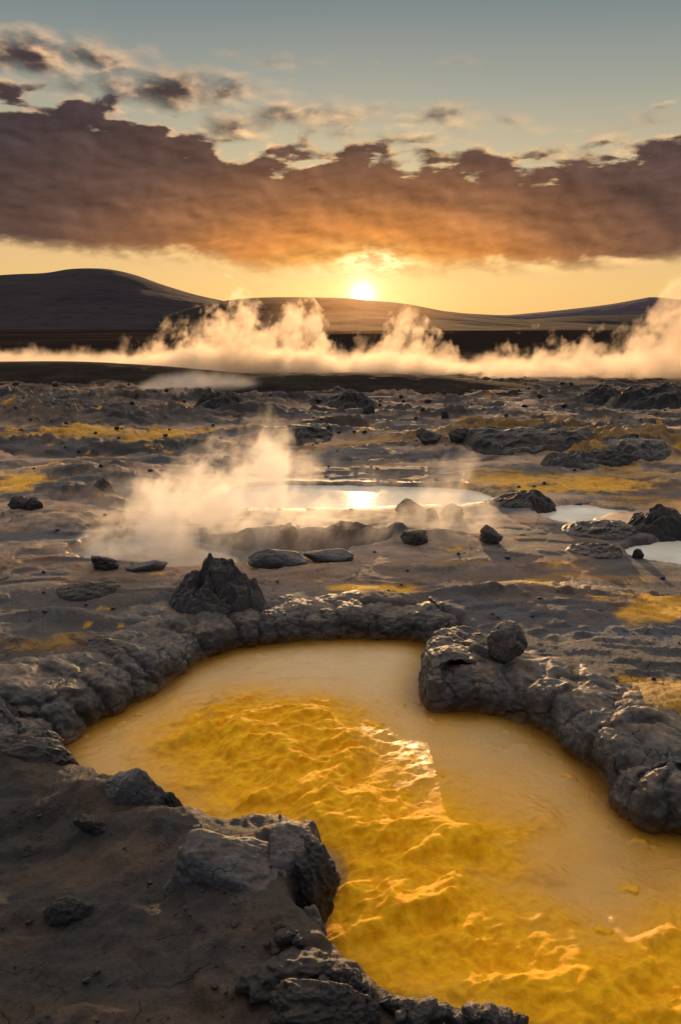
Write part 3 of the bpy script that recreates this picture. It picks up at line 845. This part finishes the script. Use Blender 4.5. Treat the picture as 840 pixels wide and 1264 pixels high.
# middle ground rocks and mounds
MID = [
    (505, 634, 36, 16, 'dark lump at the front edge of the long bright pond, left of two smaller lumps', 'crag', MB), (530, 640, 22, 13, 'small dark lump at the middle of the front edge of the long bright pond', 'crag', MDARK),
    (556, 640, 26, 15, 'dark stone near the right tip of the front edge of the long bright pond', 'crag', MDARK), (712, 633, 13, 8, 'left of two little rocks standing in the small ragged pond', 'crag', MDARK),
    (727, 637, 10, 8, 'right of two little rocks standing in the small ragged pond', 'crag', MDARK), (652, 624, 70, 15, 'dark blue-grey mound between the long bright pond and the small ragged pond', 'crag', MDARK),
    (742, 660, 70, 13, 'lumpy grey mud ridge between the small ragged pond and the right-hand pond', 'crag', MB), (822, 660, 64, 28, 'lumpy grey mud mound at the right edge above the right-hand pond', 'crag', MDARK),
    (788, 690, 14, 13, 'small stone at the left tip of the right-hand pond', 'crag', MDARK), (736, 686, 54, 12, 'low dark hump left of the right-hand pond', 'crag', MB),
    (432, 504, 50, 20, 'dark jagged mound at the foot of the long dark ridge near the middle', 'crag', MDARK), (268, 503, 44, 20, 'dark hump of crust far off on the plain, left of the jagged mound', 'crag', MDARK),
    (22, 630, 28, 13, 'left of two small dark cones beside the yellow stain at the left edge', 'crag', MDARK), (42, 630, 22, 15, 'right of two small dark cones beside the yellow stain at the left edge', 'crag', MDARK),
    (650, 548, 120, 16, 'long low dark mound far across the plain on the right', 'crag', MDARK), (565, 545, 26, 14, 'dark boulder far across the plain left of the long low mound', 'crag', MDARK),
    (705, 572, 54, 13, 'blue-grey mound on the right plain behind the yellow stains', 'crag', MB), (790, 560, 60, 12, 'blue-grey mound far across the plain near the right edge', 'crag', MB),
    (755, 572, 46, 14, 'low dark hump between two blue-grey mounds on the right plain', 'crag', MDARK), (810, 500, 80, 24, 'dark rocky outcrop at the right end of the long dark ridge', 'crag', MDARK),
    (745, 498, 44, 22, 'dark bushy-looking lump at the right tip of the long dark ridge', 'crag', MDARK), (548, 517, 10, 12, 'small upright dark stone alone on the pale flat far across the plain', 'crag', MDARK),
    (455, 512, 16, 10, 'little dark rock just right of the jagged mound', 'crag', MDARK), (530, 545, 36, 14, 'flat-topped dark rock far off in the middle of the plain', 'angular', MDARK),
    (125, 606, 24, 15, 'small pointed dark rock behind the left end of the steam', 'crag', MDARK), (365, 545, 70, 18, 'low dark shelf of crust behind the rising steam', 'crag', MDARK), (105, 735, 60, 10, 'flat dark patch of crust on the left plain in front of the steaming pond', 'angular', MDARK),
]
for k, (px, py, w, h, lab, st, mt) in enumerate(MID):
    if w > 40: mound('mound', px, py, w * 1.3, h, lab, mt, 100 + k, 0.8)
    else: rock('rock', px, py, w, h, lab, mt, st, 100 + k, 0.7, 5, sink=0.38)
# loose stones over the plain
stone_me = [rock_mesh('loose_stone', (1, 0.85, 0.75), 200 + k, ('angular', 'angular', 'crag')[k % 3], 3, 1.0) for k in range(7)]
for m_ in stone_me: m_.materials.append(MDARK); m_.shade_smooth()
rs = np.random.default_rng(5)
cnt = 0
while cnt < 190:
    px = rs.uniform(-20, 860); py = 476 + 400 * rs.random() ** 2.1
    w = rs.uniform(2.0, 7.0) if rs.random() < 0.85 else rs.uniform(6, 10)
    x, y, z = ground_at(px, py)
    pt = (np.array([x]), np.array([y]))
    if poly_sd(*pt, POOL, 0.6)[0] < 0.45 or any(poly_sd(*pt, p, 0.5)[0] < 0.12 for p, _z in PONDS): continue
    s = math.hypot(math.hypot(x, y), H) / F * w * 0.5
    o = bpy.data.objects.new('loose_stone', stone_me[rs.integers(7)]); col.objects.link(o)
    o.location = (x, y, z + 0.3 * s); o.scale = (s, s, s * rs.uniform(0.6, 1.3)); o.rotation_euler = (0, 0, rs.uniform(0, 6.28))
    tag(o, 'small dark stone lying loose on the muddy plain', 'stone', 'loose stones scattered over the plain'); cnt += 1
for k in range(110):                                         # and on the near bank
    px = rs.uniform(0, 420); py = rs.uniform(985, 1262); x, y, z = ground_at(px, py)
    if poly_sd(np.array([x]), np.array([y]), POOL, 0.6)[0] < 0.05: continue
    s = rs.uniform(1.0, 3.6) * 0.0022 if rs.random() < 0.85 else rs.uniform(4, 7) * 0.0022
    o = bpy.data.objects.new('loose_stone', stone_me[rs.integers(7)]); col.objects.link(o)
    o.location = (x, y, z + 0.3 * s); o.scale = (s, s, s * 0.8); o.rotation_euler = (0, 0, rs.uniform(0, 6.28))
    tag(o, 'small dark pebble lying on the bare ground of the near bank', 'stone', 'pebbles on the near bank')


# ------------------------------------------------------------------ ridges and hills
def ridge(name, crest, D0, D1, D2, mat, amp, seed, kind='structure', base_z=-0.5, n=420, m=60, freq=1.0):
    """crest: picture points of the skyline; D0 front foot, D1 crest, D2 back foot (metres)"""
    a = smooth_open(crest, 16)
    px = np.linspace(a[0, 0], a[-1, 0], n); py = np.interp(px, a[:, 0], a[:, 1])
    dx, dy, dz = ray(px, py)
    cz = H + dz * (D1 / dy); slope = dx / dy
    v = np.linspace(0, 1, m)
    YY = np.where(v < 0.6, D0 + (D1 - D0) * v / 0.6, D1 + (D2 - D1) * (v - 0.6) / 0.4)
    prof = np.where(v < 0.6, (1 - np.cos(np.pi * v / 0.6)) / 2, (1 + np.cos(np.pi * (v - 0.6) / 0.4)) / 2)
    Yg, _ = np.meshgrid(YY, px, indexing='ij'); Xg = slope[None, :] * Yg
    Zg = base_z + (cz[None, :] - base_z) * prof[:, None]
    k = freq / (D1 - D0)
    nz = fbm2(Xg * k * 1.2, Yg * k * 1.2, 6, 0.55, seed=seed)
    Zg = Zg + amp * nz * (0.15 + 0.85 * np.sin(np.pi * np.clip(prof, 0, 1)))[:, None] * (cz.max() - base_z)
    me, _u = grid_mesh(name, np.stack([Xg, Yg, Zg], -1))
    o = link(name, me, mat)
    return tag(o, kind=kind)


ridge('hill', [(-260, 372), (-120, 352), (0, 341), (55, 338), (90, 333), (130, 333), (165, 340), (200, 352), (240, 364), (275, 372), (320, 384), (380, 398)], 900, 1700, 2600,
      mat_hill('left_hill', lin(40, 34, 44), lin(50, 43, 50), 0.006), 0.10, 51, base_z=-8)
ridge('hill', [(200, 392), (250, 377), (300, 370), (350, 368), (420, 369), (450, 371.5), (500, 376), (550, 385), (600, 391), (660, 396), (760, 401), (900, 403)], 500, 1150, 1800,
      mat_hill('middle_hill', lin(20, 15, 16), lin(27, 21, 22), 0.008), 0.08, 52, base_z=-6)
ridge('hill', [(480, 386), (540, 384), (575, 387), (620, 389), (650, 387), (700, 382), (750, 376), (790, 369), (806, 367), (840, 370), (920, 378), (1050, 384)], 2600, 3600, 5000,
      mat_hill('distant_hill', lin(70, 61, 74), lin(80, 70, 79), 0.002), 0.06, 53, base_z=-20)  # distance haze put into the paler, bluish hill colour
ridge('hill', [(560, 398), (640, 395), (700, 391), (780, 389), (860, 386), (1000, 384)], 1700, 2400, 3000,
      mat_hill('spur_hill', lin(34, 27, 32), lin(40, 33, 37), 0.004), 0.06, 54, base_z=-12)
MR = mat_hill('dark_ridge', (0.014, 0.010, 0.009), (0.026, 0.018, 0.014), 0.9)
ridge('ridge', [(240, 474), (300, 467), (330, 463), (420, 460), (480, 461), (540, 465), (600, 470), (650, 476), (700, 484), (740, 491)], 20.5, 25, 28, MR, 0.16, 55, base_z=0.0, freq=3)
ridge('ridge', [(-200, 449), (-60, 447), (60, 446), (120, 447), (200, 452), (260, 457), (310, 462), (360, 469), (420, 474)], 25, 30, 33, MR, 0.12, 56, base_z=0.0, freq=3)


# ------------------------------------------------------------------ steam
def steam(name, D, base_px, prof, T, density, label, amp, nscale, soft, g=0.55, colr=(1, 0.97, 0.93), step=1.0, detail=5, rough=0.55, lean=0.0, thin=0.0, group=None, seed=0.0, kind=None, foot=0.4, puffy=False, fade_x=None):
    """prof: picture points of the top outline, left to right; base_px: picture height of the foot; D: distance; T: half thickness"""
    a = np.array(prof, float)
    xs_, zs_ = [], []
    for px, py in a:
        x, z = at_dist(px, py, D); xs_.append(float(x)); zs_.append(float(z))
    _, zb = at_dist(420, base_px, D); zb = float(zb)
    x0, x1 = xs_[0], xs_[-1]; Hm = max(zs_) - zb
    nrm = [((x - x0) / (x1 - x0), max((z - zb) / Hm, 0.0) * 0.8) for x, z in zip(xs_, zs_)]
    # outline body that holds the vapour
    n = 64; U = np.linspace(0, 1, n); hx = np.interp(U, [p[0] for p in nrm], [p[1] / 0.8 * Hm for p in nrm])
    k = np.ones(5) / 5; hx = np.convolve(np.pad(hx, 2, mode='edge'), k, 'valid')
    marg = amp * 0.62
    m = 18; W = np.linspace(0, 2 * np.pi, m, endpoint=False)
    Vv = np.zeros((n, m + 1, 3))
    for i in range(n):
        topz = hx[i] + marg; lo = -foot * 0.5
        e = math.sqrt(max(1 - (2 * U[i] - 1) ** 8, 0.02))
        for j in range(m + 1):
            w = W[j % m]; c_, s_ = math.cos(w), math.sin(w)
            yy = T * e * np.sign(c_) * abs(c_) ** 0.6
            zz = lo + (topz - lo) * (0.5 + 0.5 * np.sign(s_) * abs(s_) ** 0.6)
            Vv[i, j] = ((x1 - x0) * U[i], yy, zz)
    me, _u = grid_mesh(name, Vv)
    bm = bmesh.new(); bm.from_mesh(me); bmesh.ops.remove_doubles(bm, verts=bm.verts, dist=1e-5)
    bmesh.ops.holes_fill(bm, edges=[e for e in bm.edges if e.is_boundary], sides=0)
    bmesh.ops.recalc_face_normals(bm, faces=bm.faces); bm.to_mesh(me); bm.free()
    mat, nt = new_mat(name); t = NT(nt)
    oc = t.n('ShaderNodeTexCoord').outputs['Object']
    sx = t.n('ShaderNodeSeparateXYZ'); t.link(oc, sx.inputs[0])
    off = t.n('ShaderNodeVectorMath', operation='ADD'); t.link(oc, off.inputs[0]); off.inputs[1].default_value = (seed, seed * 2, 0)
    # the noise shears with height so that wisps lean with the wind
    shx = t.math('MULTIPLY_ADD', sx.outputs['Z'], -lean, sx.outputs['X'])
    sv = t.vec(t.math('ADD', shx, seed), sx.outputs['Y'], t.math('MULTIPLY', sx.outputs['Z'], 0.85))
    nz = t.noise(sv, nscale, detail, rough, 0.35)
    if puffy:
        bl = None
        for k_, w_ in ((1.0, 0.9), (2.3, 0.55), (5.1, 0.3), (11.0, 0.15)):
            q_ = t.math('MULTIPLY', t.math('ABSOLUTE', t.math('SUBTRACT', t.noise(sv, nscale * k_, 1, 0.5, 0.2), 0.5)), 2.0 * w_)
            bl = q_ if bl is None else t.math('ADD', bl, q_)
        nz = t.math('ADD', t.math('MULTIPLY', nz, 0.45), t.math('MULTIPLY', bl, 0.75))
    u = t.math('DIVIDE', shx if lean else sx.outputs['X'], x1 - x0)
    h = t.math('MULTIPLY', t.curve(u, nrm), Hm / 0.8)
    ampz = t.math('MULTIPLY', t.sstep(-0.1 * Hm, 0.5 * Hm, sx.outputs['Z']), amp * 2.6)
    f = t.math('SUBTRACT', t.math('ADD', h, t.math('MULTIPLY', t.math('SUBTRACT', nz, 0.5), ampz)), sx.outputs['Z'])
    dn = t.sstep(0.0, soft, f)
    yq = t.math('DIVIDE', sx.outputs['Y'], T)
    fall = t.math('SUBTRACT', 1.0, t.math('MULTIPLY', yq, yq), clamp=True)
    dxc = t.curve(t.math('DIVIDE', sx.outputs['X'], x1 - x0), fade_x) if fade_x else 1.0
    ends = t.math('MULTIPLY', t.math('MULTIPLY', dxc, t.sstep(0.0, 0.10, u)), t.sstep(1.0, 0.90, u))
    bot = t.sstep(-foot * 0.5, foot * 0.35, sx.outputs['Z'])
    dn = t.math('MULTIPLY', t.math('MULTIPLY', dn, fall), t.math('MULTIPLY', ends, bot))
    if thin: dn = t.math('MULTIPLY', dn, t.sstep(thin - 0.12, thin + 0.14, nz))
    pv = t.n('ShaderNodeVolumePrincipled')
    pv.inputs['Color'].default_value = (*colr, 1); pv.inputs['Anisotropy'].default_value = g
    t.link(t.math('MULTIPLY', dn, density), pv.inputs['Density'])
    t.link(pv.outputs[0], t.n('ShaderNodeOutputMaterial').inputs['Volume'])
    mat.cycles.volume_step_rate = step
    o = link(name, me, mat)
    o.location = (x0, D, zb)
    return tag(o, label, 'steam', group, kind)


GOLD = (0.92, 0.80, 0.66)
steam('steam_bank', 36, 474, [(-140, 440), (-40, 436), (20, 431), (70, 433), (120, 437), (170, 434), (205, 430), (260, 424), (320, 424), (385, 428), (430, 436), (470, 430), (530, 438), (580, 444), (620, 440), (680, 442), (730, 438), (785, 430), (840, 420), (880, 418), (960, 424), (1060, 440)], 3.6, 0.85,
      'long low white bank of steam lying across the plain beyond the dark ridge', 0.6, 0.7, 0.55, g=0.5, puffy=True, step=0.16, detail=4, rough=0.62, seed=3.0, foot=0.4, colr=GOLD)
GS = 'steam columns rising from the bank beyond the ridge'
steam('steam_plume', 33.5, 476, [(140, 450), (170, 436), (205, 418), (235, 402), (262, 380), (282, 364), (300, 386), (318, 398), (338, 380), (362, 376), (384, 394), (402, 420), (430, 440)], 2.0, 1.25,
      'tallest twin-headed golden steam column beyond the dark ridge, left of the sun', 1.7, 0.75, 0.75, g=0.55, puffy=True, step=0.16, detail=4, rough=0.6, lean=0.15, seed=11.0, foot=0.4, thin=0.48, group=GS, colr=GOLD)
steam('steam_plume', 32.5, 476, [(400, 450), (430, 434), (455, 420), (478, 400), (495, 388), (512, 398), (530, 424), (560, 444), (600, 452)], 1.7, 0.95,
      'small golden steam column beyond the dark ridge, directly below the sun', 1.4, 0.85, 0.65, g=0.55, puffy=True, step=0.16, detail=4, rough=0.6, lean=0.15, seed=17.0, foot=0.4, thin=0.48, group=GS, colr=GOLD)
steam('steam_plume', 30.5, 484, [(560, 466), (600, 452), (640, 440), (665, 424), (690, 434), (720, 424), (745, 430), (775, 406), (800, 378), (825, 360), (860, 348), (920, 348), (1000, 380), (1060, 440)], 2.2, 1.2,
      'broad pale steam column spilling out past the right edge beyond the ridge', 1.5, 0.75, 0.75, g=0.5, puffy=True, step=0.16, detail=4, rough=0.6, lean=0.15, seed=23.0, foot=0.4, thin=0.45, group=GS, colr=GOLD)
steam('steam_wisp', 23.5, 481, [(165, 472), (190, 462), (220, 456), (260, 455), (300, 461), (330, 470)], 0.8, 0.7, 'low pale steam lying in the hollow between the two dark ridges at the left', 0.22, 1.9, 0.4, g=0.4, step=0.3, seed=8.0)
steam('steam_plume', 7.1, 714, [(30, 690), (80, 655), (120, 618), (150, 590), (185, 572), (225, 560), (258, 540), (285, 512), (312, 516), (340, 552), (380, 588), (430, 598), (480, 600), (535, 572), (565, 580), (600, 620), (640, 680)], 0.75, 3.4,
      'billowing pale steam rising from the steaming pond on the left', 0.55, 1.9, 0.5, g=0.5, step=0.32, detail=5, rough=0.62, lean=0.18, thin=0.44, seed=5.0, foot=0.3, puffy=True,
      fade_x=[(0, 0.4), (0.12, 0.8), (0.25, 1.0), (0.48, 0.95), (0.6, 0.62), (0.75, 0.42), (0.9, 0.3), (1.0, 0.0)])
steam('steam_wisp', 8.6, 668, [(-120, 640), (-20, 612), (60, 618), (130, 596), (200, 600), (260, 612), (330, 640)], 0.9, 0.75, 'thin mist creeping over the plain at the left of the steaming pond', 0.22, 1.6, 0.35, g=0.4, step=0.4, seed=31.0, foot=0.25, thin=0.46)
steam('steam_wisp', 8.0, 690, [(400, 672), (450, 640), (510, 622), (560, 630), (620, 645), (680, 658), (740, 680)], 0.7, 0.8, 'thin mist drifting over the grey rise right of the steaming pond', 0.2, 1.8, 0.3, g=0.4, step=0.4, seed=37.0, foot=0.25, thin=0.46)


# sunlit haze hanging in front of the hill below the sun
def haze():
    v, f = ICO[4]
    me = bpy.data.meshes.new('haze'); me.from_pydata((v * np.array((52, 30, 20))).tolist(), [], f)
    mat, nt = new_mat('haze'); t = NT(nt)
    oc = t.n('ShaderNodeTexCoord').outputs['Object']
    sv = t.n('ShaderNodeVectorMath', operation='MULTIPLY'); t.link(oc, sv.inputs[0]); sv.inputs[1].default_value = (1 / 52, 1 / 30, 1 / 20)
    ln = t.n('ShaderNodeVectorMath', operation='LENGTH'); t.link(sv.outputs[0], ln.inputs[0])
    q = t.math('SUBTRACT', 1.0, ln.outputs['Value'], clamp=True)
    pv = t.n('ShaderNodeVolumePrincipled'); pv.inputs['Color'].default_value = (1.0, 0.66, 0.40, 1); pv.inputs['Anisotropy'].default_value = 0.68
    t.link(t.math('MULTIPLY', t.math('POWER', q, 1.6), 0.0055), pv.inputs['Density'])
    t.link(pv.outputs[0], t.n('ShaderNodeOutputMaterial').inputs['Volume'])
    mat.cycles.volume_step_rate = 0.8
    o = link('haze', me, mat); x, z = at_dist(447, 372, 300); o.location = (float(x), 300, float(z))
    tag(o, 'thin sunlit haze hanging in front of the hill just below the sun', 'haze', kind='stuff')


haze()

# ------------------------------------------------------------------ sky
SUN_AZ, SUN_EL = (float(v) for v in azel(447, 364))
LIGHT_EL = 6.5
world = bpy.data.worlds.new('World'); scn.world = world; world.use_nodes = True
nt = world.node_tree; nt.nodes.clear(); t = NT(nt)
dirv = t.n('ShaderNodeTexCoord').outputs['Generated']
nv = t.n('ShaderNodeVectorMath', operation='NORMALIZE'); t.link(dirv, nv.inputs[0])
s3 = t.n('ShaderNodeSeparateXYZ'); t.link(nv.outputs[0], s3.inputs[0])
DEG = 57.29578
az = t.math('MULTIPLY', t.math('ARCTAN2', s3.outputs[0], s3.outputs[1]), DEG)
el = t.math('MULTIPLY', t.math('ARCSINE', s3.outputs[2]), DEG)
sun_dir = (math.sin(R(SUN_AZ)) * math.cos(R(SUN_EL)), math.cos(R(SUN_AZ)) * math.cos(R(SUN_EL)), math.sin(R(SUN_EL)))
dt = t.n('ShaderNodeVectorMath', operation='DOT_PRODUCT'); t.link(nv.outputs[0], dt.inputs[0]); dt.inputs[1].default_value = sun_dir
sa = t.math('MULTIPLY', t.math('ARCCOSINE', t.math('MINIMUM', dt.outputs['Value'], 0.9999999)), DEG)
# clear sky, with an unseen bright band added higher up to light the pool
elq = t.math('DIVIDE', el, 90.0, clamp=True)
sky = t.ramp(elq, [(0.0, lin(236, 184, 112)), (0.030, lin(236, 192, 124)), (0.070, lin(226, 188, 136)), (0.115, lin(196, 182, 148)), (0.165, lin(155, 158, 147)), (0.215, lin(118, 132, 136)), (0.222, lin(114, 129, 134)), (0.238, (0.95, 0.80, 0.62)), (0.265, (1.9, 1.58, 1.22)),
                   (0.31, (1.7, 1.44, 1.12)), (0.40, (1.15, 1.02, 0.88)), (0.60, (1.1, 1.02, 0.94)), (1.0, (0.90, 0.89, 0.89))])
# away from the sun the low sky is cooler
back = t.sstep(50, 125, sa)
sky = t.mix(back, sky, (0.26, 0.27, 0.31))
ns = t.n('ShaderNodeTexSky', sky_type='NISHITA', sun_disc=False); ns.sun_elevation = R(LIGHT_EL); ns.sun_rotation = R(SUN_AZ)
ns.air_density = 1.0; ns.dust_density = 1.5
# clouds
qv = t.vec(az, el)
wn = t.n('ShaderNodeTexNoise'); t.link(qv, wn.inputs['Vector']); wn.inputs['Scale'].default_value = 0.35; wn.inputs['Detail'].default_value = 4


def cl_noise(dx, dy, sc=0.36, det=5, ro=0.5):
    return t.noise(t.vec(t.math('ADD', az, dx), t.math('MULTIPLY', t.math('ADD', el, dy), 2.0)), sc, det, ro, 0.25)


nA = cl_noise(0, 0); nB = cl_noise(0.45, 0.30)
nL = t.noise(t.vec(az, t.math('MULTIPLY', el, 2.6)), 0.11, 4, 0.5)
nF = t.noise(t.vec(t.math('MULTIPLY', az, 0.8), t.math('MULTIPLY', el, 2.0)), 0.85, 5, 0.55, 0.1)
nG = t.noise(t.vec(t.math('MULTIPLY', az, 0.35), el), 0.45, 3, 0.5, 0.3)
A0, A1 = -45.0, 45.0
azq = t.math('DIVIDE', t.math('SUBTRACT', az, A0), A1 - A0, clamp=True)


def curve_px(pts):
    out = []
    for px, py in pts:
        a_, e_ = azel(px, py); out.append(((float(a_) - A0) / (A1 - A0), float(e_) / 20.0))
    out = [(0.0, out[0][1])] + out + [(1.0, out[-1][1])]
    return t.math('MULTIPLY', t.curve(azq, out), 20.0)


top = curve_px([(-60, 105), (0, 118), (70, 125), (150, 140), (230, 158), (290, 190), (340, 188), (420, 184), (500, 192), (560, 198), (620, 200), (680, 200), (760, 190), (840, 172), (920, 165)])
bot = curve_px([(-60, 282), (0, 288), (100, 302), (200, 313), (300, 324), (420, 331), (500, 330), (600, 326), (700, 325), (770, 318), (840, 308), (920, 300)])
nAc = t.math('SUBTRACT', nA, 0.5)
dtop = t.math('ADD', t.math('SUBTRACT', t.math('ADD', top, 0.6), el), t.math('MULTIPLY', nAc, 7.0))
dbot = t.math('ADD', t.math('SUBTRACT', el, t.math('SUBTRACT', bot, 0.75)), t.math('MULTIPLY', t.math('SUBTRACT', nL, 0.5), 2.2))
nH = t.noise(t.vec(t.math('MULTIPLY', az, 0.55), t.math('MULTIPLY', el, 2.1)), 0.42, 5, 0.55, 0.3)
zone = t.math('SUBTRACT', 1.0, t.sstep(0.6, 4.6, dtop))
dtop = t.math('SUBTRACT', dtop, t.math('MULTIPLY', zone, t.math('MULTIPLY', t.sstep(0.42, 0.80, nH), 2.6)))
dtop = t.math('ADD', dtop, 0.5)
d_ = t.math('MINIMUM', dtop, t.math('MULTIPLY', dbot, 1.0)); dk_ = t.math('MINIMUM', t.math('ADD', dtop, t.math('MULTIPLY', t.math('SUBTRACT', nH, 0.5), -2.5)), t.math('ADD', dbot, 0.2))
PUFF = [(30, 68, 75, 26, 0), (110, 72, 55, 17, 0), (90, 110, 34, 11, 0), (205, 112, 74, 26, 0), (280, 112, 50, 13, 0), (285, 158, 46, 15, 0), (385, 140, 80, 13, .2), (545, 143, 56, 13, .25), (625, 148, 28, 7, .3), (425, 166, 48, 8, .3), (500, 172, 70, 9, .1),
        (580, 174, 30, 7, .3), (660, 158, 18, 6, .2), (750, 166, 32, 10, .3), (805, 150, 26, 10, .3), (355, 78, 48, 7, .45), (575, 76, 20, 6, .5), (283, 66, 14, 6, .4), (140, 308, 60, 4, 0), (320, 328, 46, 4, 0), (440, 335, 70, 5, .1), (540, 339, 40, 4, .3), (690, 190, 70, 12, .2)]
for (px, py, rx, ry, sub) in PUFF:
    a0, e0 = azel(px, py); a1, _e = azel(px + rx, py); _a, e1 = azel(px, py - ry)
    ra, re = float(a1 - a0), float(e1 - e0)
    qx = t.math('DIVIDE', t.math('SUBTRACT', az, float(a0)), ra); qy = t.math('DIVIDE', t.math('SUBTRACT', el, float(e0)), re)
    q = t.math('SQRT', t.math('MULTIPLY_ADD', qx, qx, t.math('MULTIPLY', qy, qy)))
    f = t.math('MULTIPLY_ADD', q, -re * 1.0, re - sub * 0.5)
    f = t.math('ADD', f, t.math('ADD', t.math('MULTIPLY', nAc, 2.0 if ry > 8 else 1.4), 0.32 if ry > 12 else 0.12))
    d_ = t.math('MAXIMUM', d_, f)
    dk_ = t.math('MAXIMUM', dk_, t.math('SUBTRACT', f, t.math('MULTIPLY', t.math('ADD', qx, t.math('MULTIPLY', qy, 0.35)), re * 0.55)))
d_ = t.math('ADD', d_, t.math('MULTIPLY', t.math('SUBTRACT', nF, 0.5), 0.6))
a0, e0 = (float(q) for q in azel(458, 322))
qx = t.math('DIVIDE', t.math('SUBTRACT', az, a0), 2.4); qy = t.math('DIVIDE', t.math('SUBTRACT', el, e0), 0.75)
gap = t.math('POWER', 2.718281828, t.math('MULTIPLY', t.math('MULTIPLY_ADD', qx, qx, t.math('MULTIPLY', qy, qy)), -1.0))
d_ = t.math('SUBTRACT', d_, t.math('MULTIPLY', gap, t.math('MULTIPLY_ADD', nF, 5.0, -0.8)))
alpha = t.sstep(-0.4, 1.3, d_)
# body colour by nearness of the sun, bright thin edges
s_el = t.math('MULTIPLY', t.math('SUBTRACT', el, SUN_EL), 1.25)
s_az = t.math('MULTIPLY', t.math('SUBTRACT', az, SUN_AZ), 0.50)
sd = t.math('SQRT', t.math('MULTIPLY_ADD', s_el, s_el, t.math('MULTIPLY', s_az, s_az)))
body = t.ramp(t.math('DIVIDE', sd, 16.0, clamp=True), [(0.0, lin(255, 206, 110)), (0.18, lin(252, 178, 86)), (0.32, lin(222, 142, 72)), (0.50, lin(156, 106, 70)), (0.72, lin(106, 79, 67)), (1.0, lin(76, 62, 62))])
edge = t.ramp(t.math('DIVIDE', sd, 16.0, clamp=True), [(0.0, lin(255, 240, 190)), (0.25, lin(255, 208, 126)), (0.55, lin(248, 200, 134)), (1.0, lin(222, 182, 142))])
lit = t.math('MULTIPLY', t.math('SUBTRACT', nA, nB), 3.2)
thick = t.sstep(0.0, 1.2, t.math('SUBTRACT', dk_, t.math('MULTIPLY', lit, 1.3)))
cc = t.mix(thick, edge, body)
sh = t.math('MULTIPLY', t.math('MULTIPLY_ADD', t.math('SUBTRACT', nF, 0.5), 0.18, 1.0), t.math('MULTIPLY_ADD', t.math('SUBTRACT', nG, 0.5), 0.9, 1.0))
sh = t.math('MULTIPLY', sh, t.math('MULTIPLY_ADD', lit, 0.45, 1.0))
sc_ = t.n('ShaderNodeVectorMath', operation='SCALE'); t.link(cc, sc_.inputs[0]); t.link(sh, sc_.inputs['Scale'])
# glow of the sun
def glow(k, p):
    return t.math('POWER', 2.718281828, t.math('MULTIPLY', t.math('POWER', t.math('DIVIDE', sa, k), p), -1.0))
front = t.sstep(60, 40, t.math('ABSOLUTE', az))
lowband = t.math('MULTIPLY', front, t.sstep(24, 20, el))
cov = t.math('MULTIPLY', alpha, lowband)
nsc = t.n('ShaderNodeVectorMath', operation='SCALE'); t.link(ns.outputs[0], nsc.inputs[0]); nsc.inputs['Scale'].default_value = 0.004
sk2 = t.n('ShaderNodeVectorMath', operation='ADD'); t.link(nsc.outputs[0], sk2.inputs[0]); t.link(sky, sk2.inputs[1])
g2 = t.n('ShaderNodeVectorMath', operation='SCALE'); g2.inputs[0].default_value = (0.45, 0.33, 0.16); t.link(glow(2.2, 1.0), g2.inputs['Scale'])
sk3 = t.n('ShaderNodeVectorMath', operation='ADD'); t.link(sk2.outputs[0], sk3.inputs[0]); t.link(g2.outputs[0], sk3.inputs[1])
full = t.mix(cov, sk3.outputs[0], sc_.outputs[0])
g1 = t.n('ShaderNodeVectorMath', operation='SCALE'); g1.inputs[0].default_value = (7.0, 6.0, 4.6); t.link(glow(0.36, 1.0), g1.inputs['Scale'])
ad2 = t.n('ShaderNodeVectorMath', operation='ADD'); t.link(full, ad2.inputs[0]); t.link(g1.outputs[0], ad2.inputs[1])
gl_ = t.n('ShaderNodeVectorMath', operation='SCALE'); gl_.inputs[0].default_value = (0.75, 0.58, 0.30); t.link(t.math('MULTIPLY', gap, t.sstep(0.40, 0.60, nF)), gl_.inputs['Scale'])
ad3 = t.n('ShaderNodeVectorMath', operation='ADD'); t.link(ad2.outputs[0], ad3.inputs[0]); t.link(gl_.outputs[0], ad3.inputs[1])
bg1 = t.n('ShaderNodeBackground'); t.link(ad3.outputs[0], bg1.inputs['Color']); bg1.inputs['Strength'].default_value = 0.97
t.link(bg1.outputs[0], t.n('ShaderNodeOutputWorld').inputs['Surface'])
world.cycles.sampling_method = 'MANUAL'; world.cycles.sample_map_resolution = 1024

# ------------------------------------------------------------------ sun
sl = bpy.data.lights.new('sun', 'SUN'); sl.energy = 4.0; sl.angle = R(0.5); sl.color = (1.0, 0.60, 0.28)
so = bpy.data.objects.new('sun', sl); col.objects.link(so)
light_dir = (math.sin(R(SUN_AZ)) * math.cos(R(LIGHT_EL)), math.cos(R(SUN_AZ)) * math.cos(R(LIGHT_EL)), math.sin(R(LIGHT_EL)))
so.rotation_euler = Vector((-light_dir[0], -light_dir[1], -light_dir[2])).to_track_quat('-Z', 'Y').to_euler()
so.location = (0, 30, 20)

# ------------------------------------------------------------------ render settings
scn.view_settings.view_transform = 'Standard'; scn.view_settings.look = 'None'; scn.view_settings.exposure = 0
cy = scn.cycles
cy.use_denoising = True
cy.use_adaptive_sampling = True; cy.adaptive_threshold = 0.025; cy.adaptive_min_samples = 20
cy.max_bounces = 6; cy.diffuse_bounces = 3; cy.glossy_bounces = 3; cy.volume_bounces = 2; cy.transparent_max_bounces = 8
cy.volume_max_steps = 256
cy.sample_clamp_indirect = 4.0
